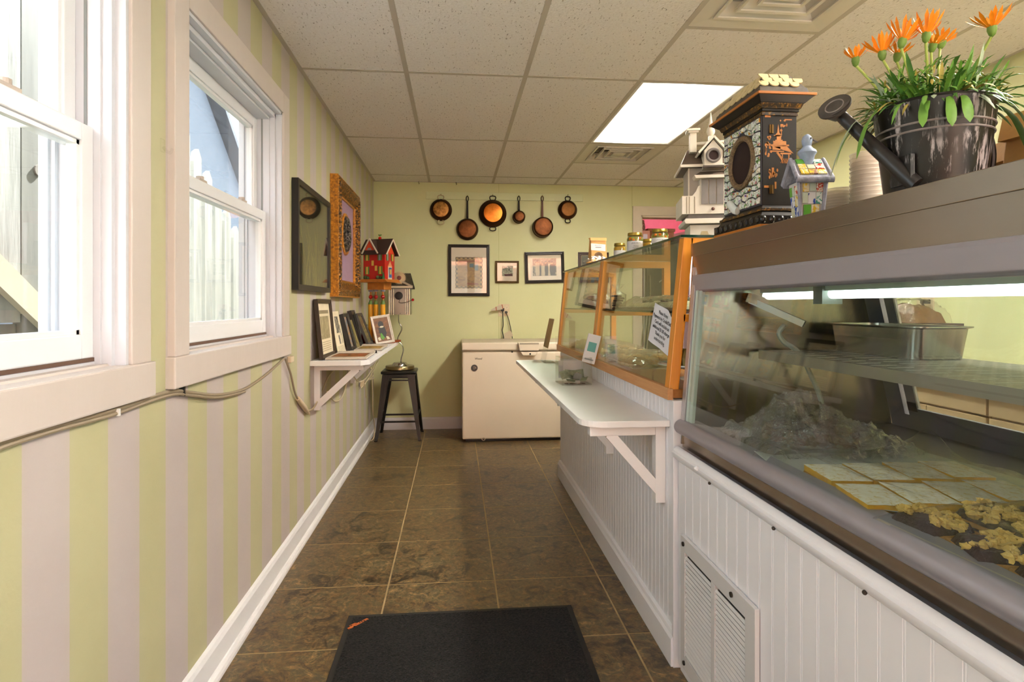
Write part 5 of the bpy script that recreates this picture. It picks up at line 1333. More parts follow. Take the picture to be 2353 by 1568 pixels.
# berry crumble bars
CT = (1.02, .80)
o = thing('crumble_tray', 'steel tray holding the berry crumble bars', 'tray', (CT[0], CT[1], DZ_), R(4))
MB().prism([(-.27, .022), (-.255, 0), (.255, 0), (.27, .022), (.263, .023), (.25, .004), (-.25, .004), (-.263, .023)], 'y', -.24, .205).build('tray_body', TRAYG, o)
MB().grid(10, 10, lambda u, v: (-.25+.5*u, -.22+.43*v, .006+.004*mnoise.noise((u*6, v*6, 5))+.05*max(0, abs(u-.5)*2-.9)*2)).build('paper_liner', M('white_liner', '#ccd0d0', .5), o, True, solid=.0008)
FILL = M('berry_filling', '#2c1416', .4, vary=.4, vscale=70, bump=.8, bscale=140); CRUMB = M('crumble', '#dcb966', .8, vary=.2, vscale=90, bump=.4, bscale=200)
random.seed(21)
names = ['beside the glass', 'second from the glass', 'third from the glass', 'at the back', 'at the far back']
kk = 0
for r_ in range(4):
    for c_ in range(4):
        x = CT[0]-.20+.115*c_+random.uniform(-.008, .008); y = CT[1]+.15-.112*r_+random.uniform(-.008, .008)
        q = thing('crumble_bar', 'berry crumble bar, %s in %s row of its tray' % (names[c_], ['the far', 'the second', 'the third', 'the near'][r_]), 'crumble bar', (x, y, DZ_+.0135), R(random.uniform(-25, 25)), 'berry crumble bars on the steel tray')
        MB().box(-.048, -.05, 0, .048, .05, .008).build('crust', CRUST, q, bevel=.002)
        MB().grid(9, 9, lambda u, v: (-.046+.092*u, -.048+.096*v, .007+.016*edge(u, v, .15)**.5+.003*mnoise.noise((u*7+kk, v*7, 0)))).build('filling', FILL, q, True)
        b = MB()
        for g_ in range(9):
            gx_, gy_, ga = random.uniform(-.034, .034), random.uniform(-.036, .036), random.uniform(0, 6.28)
            for i in range(6):
                lump(b, (gx_+.006*i*math.cos(ga)+random.uniform(-.005, .005), gy_+.006*i*math.sin(ga)+random.uniform(-.005, .005), .023+random.uniform(0, .005)), random.uniform(.004, .0085), 8, .7, .8)
        tag(b.build('crumble_topping', CRUMB, q, True), kind='stuff'); kk += 1
o = thing('tray_film', 'clear film pulled back over the berry crumble bars', 'film', (CT[0], CT[1], DZ_), R(4))
film(o, -.28, -.235, .27, .22, lambda u, v: .012 + .042*edge(u, v, .12)**.6, nu=50, nv=44, amp=.005, fr=16, mat=THINF)
MB().grid(14, 3, lambda u, v: (-.1+.36*u, .02-.12*u+.04*v*(1-.3*u), .052+.006*math.sin(u*4)+.002*v)).build('paper_strip', M('white_strip', '#d5dada', .5), o, True, solid=.0006)

# ------------------------------------------------------------------ back counter with cabinets beyond the case
CABM = M('cabinet_cream', '#cbb28c', .45, vary=.03)
t = thing('back_worktop', 'cream worktop along the green wall behind the cases', 'worktop', (1.99, .3, .865))
MB().box(0, 0, 0, XR-1.991, 3.6, .035).build('worktop', M('worktop_cream', '#d2bd98', .4), t, bevel=.003)
for k in range(6):
    y = .32+.59*k
    c = thing('base_cabinet', 'cream base cabinet under the worktop, %s from the shop front' % ['first', 'second', 'third', 'fourth', 'fifth', 'sixth'][k], 'cabinet', (2.03, y, 0), 0, 'cream base cabinets')
    MB().box(0, 0, .08, XR-2.031, .585, .864).build('cabinet_body', CABM, c); MB().box(.05, 0, 0, XR-2.031, .585, .08).build('toe_kick', BLACK, c)
    MB().box(-.018, .004, .78, 0, .581, .86).build('top_rail', CABM, c, bevel=.002)
    for j in range(2):
        y0 = .004+.29*j
        d = MB().box(-.018, y0, .1, 0, y0+.286, .772).build('door', CABM, c, bevel=.003)
        hy = y0+.25 if j == 0 else y0+.036
        MB().tube(smoothpath([(-.018, hy, .70), (-.04, hy, .695), (-.042, hy, .68), (-.042, hy, .63), (-.04, hy, .615), (-.018, hy, .61)], 4), .005, 8).build('handle', M('handle_cream', '#bfa988', .35), d, True)
o = thing('dark_crate', 'dark low box on the worktop under the wrapped bread', 'box', (2.22, 2.78, .9))
MB().box(-.14, -.2, 0, .14, .2, .21).build('crate_body', M('dark_box', '#4a3c34', .5, vary=.2), o, bevel=.006); MB().box(-.145, -.205, .2, .145, .205, .215).build('crate_lid', M('dark_lid', '#3a302b', .5), o)
o = thing('bagged_bread', 'brown bread in a glossy bag on the dark box', 'bread', (2.22, 2.75, 1.1155))
MB().grid(14, 10, lambda u, v: (-.09+.18*u, -.15+.3*v, .001+.1*edge(u, v, .25)**.5*(.85+.25*mnoise.noise((u*4, v*6, 2))))).build('bread', M('crusty_bread', '#5f3f16', .6, vary=.3, vscale=30, bump=.5, bscale=60), o, True)
film(o, -.1, -.17, .1, .17, lambda u, v: .002+.112*edge(u, v, .25)**.5, nu=22, nv=22, amp=.01)
p = at(2128, 705, X=XR)
t = thing('wall_outlet', 'cream wall outlet with black plug above the back worktop', 'outlet', (XR, p.y, p.z))
MB().box(-.007, -.06, -.06, 0, .06, .06).build('cover_plate', M('outlet_cream', '#cbb898', .4), t, bevel=.002)
for yy in (-.03, .03):
    for zz_ in (.028, -.028): MB().box(-.009, yy-.014, zz_-.018, -.006, yy+.014, zz_+.018).build('socket', M('outlet_face', '#d6c6a8', .4), t)
t = thing('black_cord', 'black cord plugged in above the back worktop', 'cord', (0, 0, 0))
MB().cbox(XR-.03, p.y-.03, p.z+.028, .045, .026, .024).build('plug', BLACK, t, bevel=.004)
MB().tube(smoothpath([(XR-.05, p.y-.03, p.z+.026), (XR-.07, p.y-.06, p.z+.01), (XR-.06, p.y-.09, p.z-.05), (XR-.05, p.y-.1, p.z-.15), (XR-.04, p.y-.1, .9)], 6), .006, 8).build('cord', BLACK, t, True)
# ------------------------------------------------------------------ on the oak case's glass top
o = thing('bakery_bag', 'kraft paper window bag of nuts standing on the oak case', 'paper bag', (.835, 3.46, GT), R(8))
KRAFT = M('kraft_paper', '#c8995c', .7, vary=.1, vscale=14, bump=.25, bscale=25)
MB().hexa([(-.05, -.032, 0), (.05, -.032, 0), (.05, .032, 0), (-.05, .032, 0)], [(-.047, -.014, .155), (.047, -.014, .155), (.047, .012, .155), (-.047, .012, .155)]).build('bag_body', KRAFT, o, bevel=.002)
MB().hexa([(-.052, -.019, .142), (.05, -.019, .142), (.05, -.012, .142), (-.052, -.012, .142)], [(-.052, -.017, .158), (.05, -.017, .16), (.05, .014, .16), (-.052, .014, .158)]).build('bag_fold', KRAFT, o)
sl_ = lambda z: -.032+.018*z/.155-.0012
MB().hexa([(-.05, sl_(.085), .085), (.04, sl_(.08), .08), (.04, sl_(.08)+.001, .08), (-.05, sl_(.085)+.001, .085)], [(-.049, sl_(.125), .125), (.042, sl_(.12), .12), (.042, sl_(.12)+.001, .12), (-.049, sl_(.125)+.001, .125)]).build('bag_label', M('label_paper', '#d8d4d0', .6), o)
MB().prism(oval(-.005, .05, .026, .024), 'y', -.0305, -.0245).build('bag_window', m_art('nuts_art', [(.35, '#2b1a0c'), (.55, '#6b4a1e'), (.7, '#a07a34')], 90), o)
INK = M('label_ink', '#6a6468', .7)
lettering("JACK FRY'S", .0085, INK, o, Matrix.Translation((-.004, sl_(.114)-.0006, .114)) @ Matrix.Rotation(R(83), 4, 'X'))
MB().box(-.022, sl_(.1)-.0012, .1, .014, sl_(.1), .1035).build('faint_print', INK, o)
o = thing('cellophane_packet', 'clear packet of pale cookies lying before the kraft bag', 'packet', (.80, 3.34, GT), R(10))
for k in range(5): MB().lathe([(.001, 0), (.026, 0), (.028, .005), (.001, .011)], 14, (-.03+.02*k, .01*(-1)**k, .002+.007*(k % 3))).build('cookie', M('pale_cookie', '#c9923f', .7, vary=.2, vscale=60), o, True)
film(o, -.07, -.06, .08, .06, lambda u, v: .004+.035*edge(u, v, .3), nu=22, nv=18, amp=.012, fr=26)
LID = M('brass_lid', '#b39a4a', .28, .9); JGLASS = glass('jar_glass', '#f2f6f0', 1.5, 0, 1.6)
def jar(name, label, x, y, r, h, big, txt=True):
    o = thing(name, label, 'jar', (x, y, GT), R(12), 'jars on the oak case')
    MB().lathe([(.001, 0), (r*.92, 0), (r, .006), (r, h*.72), (r*.86, h*.82), (r*.84, h*.86)], 28).build('jar_glass', JGLASS, o, True)
    if big:
        q = MB().lathe([(.001, .003), (r*.9, .003), (r*.95, .008), (r*.95, h*.7), (r*.8, h*.79), (.001, h*.8)], 24).build('brine', M('pickle_brine', '#8f8438', .3, vary=.35, vscale=70), o, True)
        VEG = [M('pickled_carrot', '#d8701a', .35), M('pickled_onion', '#c9b870', .35), M('pickled_pepper', '#6a7a2a', .35)]
        random.seed(int(x*1000))
        for k in range(12):
            a = R(-150+25*k+random.uniform(-8, 8)); z = random.uniform(.62, .74)*h
            b = MB(); lump(b, (r*.84*math.cos(a), r*.84*math.sin(a), z), r*.2, 10, .2); b.build('vegetable_slice', VEG[(0, 0, 1, 0, 2, 1)[k % 6]], q, True)
    else:
        MB().lathe([(.001, .003), (r*.94, .003), (r*.95, .008), (r*.95, h*.7), (r*.8, h*.8), (.001, h*.81)], 24).build('preserve', M('yellow_preserve', '#c7972a', .3, vary=.15), o, True)
    lh = h*.84
    l = MB().lathe([(r*.86, lh), (r*.9, lh+.001), (r*.9, lh+.012), (r*.87, lh+.0145), (.001, lh+.015)], 32, wave=lambda t_, rr, z: 1+.006*math.sin(40*t_)).build('lid', LID, o, True)
    MB().tube([(r*.905*math.cos(a), r*.905*math.sin(a), lh+.003) for a in [2*math.pi*i/30 for i in range(30)]], .0012, 6, True).build('lid_rim', LID, l, True)
    # wrapped label facing the aisle
    a0, a1 = R(-190), R(-50); z0, z1 = (h*.12, h*.6) if big else (h*.08, h*.56)
    MB().grid(16, 1, lambda u, v: ((r+.0008)*math.cos(a0+(a1-a0)*u), (r+.0008)*math.sin(a0+(a1-a0)*u), z0+(z1-z0)*v)).build('paper_label', M('jar_label', '#dcd8d8', .55), o, True)
    if txt:
        am = R(-112); nrm = Vector((math.cos(am), math.sin(am), 0)); tx = Vector((-nrm.y, nrm.x, 0))
        for s_, zz_, sz in (("JACK FRY'S", .5, .0085), ('Pickled', .37, .0075), ('Vegetables', .29, .0075)) if big else ():
            lettering(s_, sz, INK, o, frameM(nrm*(r+.0016)+Vector((0, 0, h*zz_)), tx, (0, 0, 1)))
    return o
jar('preserve_jar', 'small jar of yellow preserve beside the kraft bag', .854, 3.05, .0317, .085, False)
jar('pickle_jar', 'jar of pickled vegetables in the middle of the row of jars', .845, 2.755, .038, .107, True)
jar('preserve_jar', 'small yellow jar tucked between the two pickle jars', .935, 2.83, .030, .083, False)
jar('pickle_jar', 'jar of pickled vegetables standing next to the white birdhouse', .915, 2.61, .038, .107, True)
def m_ging():
    t = NT('red_gingham'); t.set(.6); ck = t.n('ShaderNodeTexChecker'); t.l(t.coord('Object'), ck.inputs[0]); ck.inputs['Scale'].default_value = 160
    ck.inputs['Color1'].default_value = lin('#a52a22'); ck.inputs['Color2'].default_value = lin('#dcb9a6'); t.color(ck.outputs[0]); return t.m
o = thing('hanging_bundle', 'brown ribboned bundle with red checked tag hanging in the doorway', 'hanging', (1.905, YB+.2, 1.70))
MB().lathe([(.001, 0), (.02, .01), (.05, .06), (.055, .16), (.045, .3), (.035, .375)], 20, wave=lambda t_, r, z: 1+.15*math.sin(7*t_+z*18)).build('bundle', m_art('brown_white_wrap', [(.42, '#3d1d12'), (.52, '#7b4a34'), (.6, '#c9a894')], 26, (1, 1, 1), 3), o, True)
tg = MB().box(-.02, -.075, .05, .075, -.073, .26).build('gift_tag', m_ging(), o); MB().box(.005, -.0765, .085, .05, -.075, .225).build('tag_paper', M('tag_lilac', '#cfc6da', .6), tg)
MB().cyl((0, 0, .375), (0, 0, .395), .003, n=6).build('hanging_string', BLACK, o)

# ------------------------------------------------------------------ white Victorian birdhouse on the glass top
o = thing('white_birdhouse', 'white and grey Victorian birdhouse with chimney and spire', 'birdhouse', (.916, 2.10, GT), R(-14))
BW_ = M('birdhouse_white', '#dcd4c4', .5, vary=.04, vscale=20); BG = M('birdhouse_grey', '#77706c', .6, vary=.1, vscale=30); BRF = M('birdhouse_roof', '#5f5146', .7, vary=.15, vscale=30)
k = .00152
zb = lambda py: (548-py)*k; xb = lambda px: (px-1640)*k
MB().box(xb(1593), -.07, 0, xb(1690), .07, zb(516)).build('pedestal', BW_, o)
ar = MB()
for cx in (xb(1625), xb(1660)): ar.prism([(cx-.022, 0), (cx-.022, .012), (cx-.014, .014), (cx-.01, .026), (cx+.01, .026), (cx+.014, .014), (cx+.022, .012), (cx+.022, 0)], 'y', -.074, -.069)
ar.build('pedestal_arch', M('arch_tan', '#b9a57a', .5), o)
MB().prism([(xb(1581), zb(514)), (xb(1700), zb(514)), (xb(1703), zb(508)), (xb(1700), zb(502)), (xb(1581), zb(502)), (xb(1578), zb(508))], 'y', -.088, .085).build('pedestal_cap', BW_, o, bevel=.002)
MB().box(xb(1588), -.078, zb(502), xb(1694), .08, zb(492)).build('plinth', BG, o)
# balcony base
MB().box(xb(1573), -.09, zb(492), xb(1708), .09, zb(450)).build('balcony', BW_, o)
for px in (1583, 1589, 1601): MB().box(xb(px)-.0012, -.0912, zb(491), xb(px)+.0012, -.0898, zb(452)).build('balcony_groove', M('groove_tan', '#8f7f66', .6), o)
MB().prism([(xb(1596), zb(450)), (xb(1613), zb(450)), (xb(1613), zb(426)), (xb(1609), zb(428)), (xb(1604), zb(440))], 'y', -.09, -.078).build('scroll_bracket', BW_, o)
MB().prism([(xb(1684), zb(450)), (xb(1667), zb(450)), (xb(1667), zb(426)), (xb(1671), zb(428)), (xb(1676), zb(440))], 'y', -.09, -.078).build('scroll_bracket', BW_, o)
MB().box(xb(1590), -.06, zb(450), xb(1692), .075, zb(382)).build('house_body', M('birdhouse_greywhite', '#a79d92', .6, vary=.08), o)
MB().box(xb(1589), -.062, zb(450), xb(1592), -.055, zb(382)).box(xb(1690), -.062, zb(450), xb(1693), -.055, zb(382)).build('corner_trim', BW_, o)
MB().box(xb(1613), -.092, zb(472), xb(1668), -.055, zb(412)).build('door_bay', BW_, o)
for i in range(3):
    MB().box(xb(1616+17*i), -.096, zb(470), xb(1616+17*i+14.5), -.091, zb(413)).build('door_board', BG, o)
MB().ball((xb(1641), -.098, zb(482)), .006, 12).build('peg', M('peg_brown', '#5a2c1c', .4), o, True)
MB().prism([(xb(1602), zb(412)), (xb(1608), zb(412)), (xb(1672), zb(412)), (xb(1680), zb(412)), (xb(1684), zb(405)), (xb(1598), zb(405))], 'y', -.112, -.05).build('bay_cornice', BW_, o)
MB().hexa([(xb(1600), -.108, zb(405)), (xb(1682), -.108, zb(405)), (xb(1682), -.05, zb(405)), (xb(1600), -.05, zb(405))], [(xb(1616), -.07, zb(392)), (xb(1666), -.07, zb(392)), (xb(1666), -.05, zb(392)), (xb(1616), -.05, zb(392))]).build('bay_roof', BRF, o)
# main roof
rf = MB().hexa([(xb(1570), -.095, zb(382)), (xb(1710), -.095, zb(382)), (xb(1710), .1, zb(382)), (xb(1570), .1, zb(382))], [(xb(1592), -.004, zb(330)), (xb(1690), -.004, zb(330)), (xb(1690), .02, zb(330)), (xb(1592), .02, zb(330))]).build('main_roof', BRF, o)
MB().box(xb(1569), -.098, zb(384), xb(1711), -.09, zb(378)).build('eaves_board', BW_, rf)
MB().box(xb(1569), -.09, zb(384), xb(1572), .1, zb(378)).build('eaves_board', BW_, rf)
# dormer with entrance hole
MB().prism([(xb(1620), zb(388)), (xb(1660), zb(388)), (xb(1660), zb(350)), (xb(1640), zb(326)), (xb(1620), zb(350))], 'y', -.115, -.03).build('dormer', BW_, o)
ro = MB()
ro.bar((xb(1607), -.075, zb(356)), (xb(1640), -.075, zb(319)), .1, .007, (1, 0, 1)); ro.bar((xb(1673), -.075, zb(356)), (xb(1640), -.075, zb(319)), .1, .007, (-1, 0, 1))
ro.build('dormer_roof', BW_, o)
MB().tube([(xb(1640)+.021*math.cos(a), -.118, zb(362)+.021*math.sin(a)) for a in [2*math.pi*i/28 for i in range(28)]], .005, 8, True).build('hole_ring', BG, o, True)
MB().cyl((xb(1640), -.1165, zb(362)), (xb(1640), -.114, zb(362)), .019, n=28).build('entrance_hole', M('hole_brown', '#2a100a', .8), o)
MB().cyl((xb(1617), -.12, zb(388)), (xb(1663), -.12, zb(388)), .005, n=10).build('perch_bar', M('perch_dark', '#4f4640', .5), o)
# spire, ridge rod and chimney
sp = MB().box(xb(1635), -.07, zb(325), xb(1645), -.055, zb(309)).build('spire_block', BW_, o)
MB().lathe([(.006, 0), (.013, .008), (.015, .018), (.011, .03), (.007, .034), (.009, .038), (.005, .055), (.001, .085)], 18, (xb(1640), -.0625, zb(309))).build('spire', BW_, sp, True)
MB().cyl((xb(1604), -.04, zb(322)), (xb(1690), -.04, zb(318)), .006, n=10).build('ridge_rod', BW_, o, True)
ch = MB().box(xb(1594), -.055, zb(343), xb(1609), -.025, zb(298)).build('chimney', BW_, o)
MB().box(xb(1590), -.062, zb(298), xb(1613), -.018, zb(294)).box(xb(1587), -.067, zb(294), xb(1616), -.013, zb(289)).box(xb(1599), -.048, zb(289), xb(1606), -.032, zb(285)).build('chimney_cap', BW_, ch)

# ------------------------------------------------------------------ on top of the steel case
TZ = 1.4045
# black mosaic birdhouse made from a clock case
o = thing('mosaic_birdhouse', 'tall black lacquer birdhouse with china mosaic front and oval hole', 'birdhouse', (.846, 1.60, TZ)); o.scale = (.82, 1, .945)
LACQ = M('black_lacquer', '#120c07', .45, vary=.4, vscale=30, Specular_IOR_Level=.25); GOLDL = m_art('gold_on_black', [(.4, '#120c06'), (.55, '#3a260c'), (.68, '#a97a2a')], 60, (1, 1, 1), 1.5, 6, .35); ORG = M('orange_wood_edge', '#a8641c', .4, vary=.1)
k2 = 0
def tier(x, y, z0, z1, m, nm, xx=None, yy=None):
    return MB().hexa([(-x, -y, z0), (x, -y, z0), (x, y, z0), (-x, y, z0)], [(-(xx or x), -(yy or y), z1), ((xx or x), -(yy or y), z1), ((xx or x), (yy or y), z1), (-(xx or x), (yy or y), z1)]).build(nm, m, o, bevel=.0012)
tier(.084, .138, 0, .007, ORG, 'base_edge'); tier(.083, .137, .007, .032, LACQ, 'base_block'); 
for i in range(9): MB().ball((-.083, -.122+.03*i, .02), .011, 10, sx=.5).build('base_bead', M('black_bead', '#15100d', .25), o, True)
for i in range(6): MB().ball((-.072+.029*i, -.137, .02), .011, 10, sy=.5).build('base_bead', M('black_bead', '#15100d', .25), o, True)
tier(.074, .128, .032, .046, LACQ, 'base_moulding', .066, .12); tier(.07, .124, .046, .054, GOLDL, 'base_gilt'); tier(.066, .118, .054, .062, LACQ, 'base_fillet', .06, .112)
tier(.057, .109, .062, .312, LACQ, 'house_body')
tier(.06, .112, .312, .322, GOLDL, 'cornice_bead'); tier(.062, .115, .322, .33, LACQ, 'cornice'); tier(.066, .118, .33, .343, GOLDL, 'cornice_gilt', .072, .124); tier(.074, .126, .343, .358, LACQ, 'cornice_flare', .092, .145); tier(.096, .149, .358, .365, ORG, 'cornice_edge')
tier(.083, .135, .365, .385, M('roof_grey', '#4a443c', .6, vary=.3, vscale=40), 'roof_base', .078, .128)
MB().hexa([(-.076, -.126, .385), (.076, -.126, .385), (.076, .126, .385), (-.076, .126, .385)], [(-.045, -.095, .43), (.045, -.095, .43), (.045, .095, .43), (-.045, .095, .43)]).build('hip_roof', M('roof_grey', '#4a443c', .6, vary=.3, vscale=40), o)
SCALE = M('cream_scale', '#c9b88c', .5, vary=.1, vscale=60)
def scale_at(c, n, up):
    n = Vector(n).normalized(); up = Vector(up); up = (up - n*up.dot(n)).normalized(); a = up.cross(n)
    c = Vector(c) + n*.002
    pts = [c + a*(.0155*math.cos(R(t_))) + up*(.0155*math.sin(R(t_))*.8) for t_ in range(180, 361, 30)] + [c + a*.0155 + up*.008, c - a*.0155 + up*.008]
    b = MB(); m_ = len(pts); b.add(pts + [p + n*.003 for p in pts], [tuple(range(m_)), tuple(range(2*m_-1, m_-1, -1))] + [(i, (i+1) % m_, m_+(i+1) % m_, m_+i) for i in range(m_)])
    b.build('roof_scale', SCALE, o)
for r_ in range(3):
    f = .2+.3*r_
    for i in range(4 - (r_ == 2)): scale_at((-.062+.034*i+.012*(r_ % 2)+.006*r_, -.126+.031*f, .385+.045*f), (0, -.82, .57), (0, .57, .82))
    for i in range(7 - r_): scale_at((-.076+.031*f, -.108+.034*i+.012*(r_ % 2)+.012*r_, .385+.045*f), (-.82, 0, .57), (.57, 0, .82))
MB().ball((-.01, .01, .436), .012, 10, sz=.7).ball((.005, 0, .438), .01, 10).build('finial', M('dark_finial', '#2b211b', .4), o, True)
# mosaic shards over the aisle-facing front (x = -.057), around an oval hole
GR = M('dark_grout', '#35333a', .8); MB().box(-.0605, -.107, .064, -.056, .107, .311).build('mosaic_bed', GR, o)
ov_y, ov_z, ory, orz = -.004, .205, .066, .070
MB().tube([(-.0625, ov_y+ory*math.cos(a), ov_z+orz*math.sin(a)) for a in [2*math.pi*i/44 for i in range(44)]], .009, 8, True).build('oval_rim', GILT2 if False else m_art('bronze_rim', [(.35, '#3a2a1a'), (.6, '#7a6446')], 150), o, True)
MB().prism([(ov_y+(ory-.004)*math.cos(2*math.pi*i/36), ov_z+(orz-.004)*math.sin(2*math.pi*i/36)) for i in range(36)], 'x', -.0612, -.0606).build('oval_hole', M('hole_deep', '#1d0603', .9), o)
random.seed(5)
def m_china(i):
    base = ['#d6ddd6', '#dfe0d8', '#d8e0dc', '#e2e0d2'][i]
    col = [['#b55a6a', '#5f8a4a'], ['#8a3a30', '#3f7a52'], ['#7d5a94', '#6a8f4f'], ['#c78a2a', '#4f7a3a']][i]
    t = NT('china_%s' % 'abcd'[i]); t.set(.12); co = t.coord('Object'); f = t.noise(co, 75, 3, .6, .8); g_ = t.noise(co, 90, 3, .6, 1.2)
    c = t.mix(t.ramp(f, [(.56, '#000000'), (.6, '#ffffff')]), base, col[0]); c = t.mix(t.ramp(g_, [(.56, '#000000'), (.6, '#ffffff')]), c, col[1]); t.color(c); return t.m
CH = [m_china(i) for i in range(4)]
def shard(cy, cz, r, asp=1.0):
    n = random.choice((4, 5, 5, 6)); a0 = random.uniform(0, 6.28)
    pts = []
    for i in range(n):
        a = a0 + 2*math.pi*(i+random.uniform(-.2, .2))/n; rr = r*random.uniform(.82, 1.08)
        pts.append((cy+rr*math.cos(a), cz+rr*math.sin(a)*asp))
    pts = [(max(-.104, min(.104, y)), max(.067, min(.308, z))) for y, z in pts]
    MB().prism(pts, 'x', -.064, -.060).build('china_shard', random.choice(CH), o)
nu_, nv_ = 10, 12
PT = {}
for i in range(nu_+1):
    for j in range(nv_+1):
        PT[i, j] = Vector((-.104+.208*i/nu_ + (random.uniform(-.006, .006) if 0 < i < nu_ else 0), .067+.241*j/nv_ + (random.uniform(-.006, .006) if 0 < j < nv_ else 0)))
def push(p):
    e = ((p.x-ov_y)/(ory+.011))**2 + ((p.y-ov_z)/(orz+.011))**2
    if e < 1:
        kk_ = 1/math.sqrt(max(e, .01)); return Vector((ov_y+(p.x-ov_y)*kk_, ov_z+(p.y-ov_z)*kk_))
    return p
for i in range(nu_):
    for j in range(nv_):
        c = (PT[i, j]+PT[i+1, j]+PT[i+1, j+1]+PT[i, j+1])/4
        if ((c.x-ov_y)/(ory+.006))**2 + ((c.y-ov_z)/(orz+.006))**2 < 1: continue
        quad = [PT[i, j], PT[i+1, j], PT[i+1, j+1], PT[i, j+1]]
        if random.random() < .35:
            m1 = (quad[0]+quad[1])/2; m2 = (quad[2]+quad[3])/2; polys = [[quad[0], m1, m2, quad[3]], [m1, quad[1], quad[2], m2]]
        elif random.random() < .3: polys = [[quad[0], quad[1], quad[2]], [quad[0], quad[2], quad[3]]]
        else: polys = [quad]
        for pg in polys:
            cc = sum(pg, Vector((0, 0)))/len(pg)
            pg = [push(cc + (p-cc)*(1-.0030/max((p-cc).length, .006))) for p in pg]
            MB().prism([(p.x, p.y) for p in pg], 'x', -.064-random.uniform(0, .001), -.060).build('china_shard', random.choice(CH), o)
b = MB(); b.tube(smoothpath([(-.07, .055, .095), (-.073, .04, .085), (-.073, .02, .07), (-.07, .008, .066)], 6), .012, 10, rr=None); b.build('china_spout', M('china_white', '#d3dad8', .12), o, True)
# chinoiserie painting on the face towards the shop front (y = -.109)
GOLD = M('painted_gold', '#a5641a', .45, vary=.2, vscale=90)
yq = -.1092
def q(px): return (px-1798)*.00121       # photo column -> local x on this face
def qz(py): return .312 - (py-250)*.00108
sh = []
for (x0, y0, x1, y1) in ((1782, 300, 1800, 303), (1786, 312, 1806, 315), (1790, 303, 1802, 312), (1774, 324, 1824, 328), (1780, 315, 1816, 324), (1778, 330, 1800, 338), (1776, 340, 1810, 343), (1800, 345, 1830, 349), (1804, 349, 1807, 372), (1822, 349, 1825, 372), (1757, 250, 1773, 255), (1812, 258, 1832, 261), (1755, 430, 1768, 436), (1784, 420, 1789, 438), (1776, 384, 1782, 408)):
    sh.append([(q(x0), qz(y1)), (q(x1), qz(y1)), (q(x1), qz(y0)), (q(x0), qz(y0))])
sh += [[(q(1784), qz(303)), (q(1804), qz(303)), (q(1796), qz(292)), (q(1792), qz(292))], [(q(1791), qz(292)), (q(1797), qz(292)), (q(1794), qz(272))], [(q(1772), qz(328)), (q(1836), qz(346)), (q(1816), qz(326))], [(q(1801), qz(300)), (q(1804), qz(300)), (q(1803), qz(280))], [(q(1788), qz(345)), (q(1794), qz(343)), (q(1808), qz(362)), (q(1804), qz(366))]]
for k in range(26):
    px = random.choice((1762, 1766, 1770, 1764, 1800, 1812)); py = random.uniform(305, 360) if px < 1790 else random.uniform(262, 290)
    sh.append(oval(q(px+random.uniform(-6, 6)), qz(py), random.uniform(.002, .005), random.uniform(.002, .005), 7))
for k in range(7):
    x0 = 1800+4*k; sh.append([(q(x0), qz(372)), (q(x0+1), qz(372)), (q(x0+7), qz(360)), (q(x0+6), qz(360))]); sh.append([(q(x0+6), qz(372)), (q(x0+7), qz(372)), (q(x0+1), qz(360)), (q(x0), qz(360))])
for k in range(10): sh.append(oval(q(random.uniform(1768, 1792)), qz(random.uniform(384, 410)), .003, .005, 7))
tag(flat_shapes(sh, yq+.0003, .0008).build('painted_scene', GOLD, o), kind='stuff')
for z in (qz(285), qz(440)):
    MB().box(q(1775)-.007, yq-.002, z-.012, q(1775)+.007, yq, z+.012).cyl((q(1775), yq-.003, z-.012), (q(1775), yq-.003, z+.012), .002, n=8).build('hinge', M('brass_hinge', '#5c4520', .4, .8), o)

# small tiled birdhouse with a blue bird
o = thing('tiled_birdhouse', 'small chunky tiled birdhouse topped by a blue ceramic bird', 'birdhouse', (.850, 1.375, TZ), R(-8)); o.scale = (.67, .67, .9)
CLAY = M('blue_grey_clay', '#8b8c9a', .8, vary=.25, vscale=40, bump=.8, bscale=50); PLA = M('white_plaster', '#b9b6b4', .8, vary=.1, bump=.4, bscale=70)
MB().hexa([(-.036, -.036, 0), (.036, -.036, 0), (.036, .036, 0), (-.036, .036, 0)], [(-.047, -.044, .105), (.047, -.044, .105), (.047, .044, .105), (-.047, .044, .105)]).build('body', PLA, o, bevel=.003)
for sx in (-1, 1):
    MB().tube([(sx*.037, -.036, 0), (sx*.042, -.04, .05), (sx*.048, -.045, .105)], .007, 8).build('corner_rope', CLAY, o, True)
rfm = lambda s: MB().hexa([(-.063, s*.062, .098), (.063, s*.062, .098), (.063, s*.066, .112), (-.063, s*.066, .112)], [(-.058, s*.004, .155), (.058, s*.004, .155), (.058, 0, .17), (-.058, 0, .17)])
rfm(-1).build('roof_slab', CLAY, o, bevel=.004); rfm(1).build('roof_slab', CLAY, o, bevel=.004)
MB().tube([(-.064, -.065, .106), (.064, -.065, .106)], .009, 10).build('eave_rope', CLAY, o, True)
for sx in (-1, 1): MB().tube([(sx*.06, -.064, .108), (sx*.058, 0, .166), (sx*.06, .064, .108)], .0085, 10).build('verge_rope', CLAY, o, True)
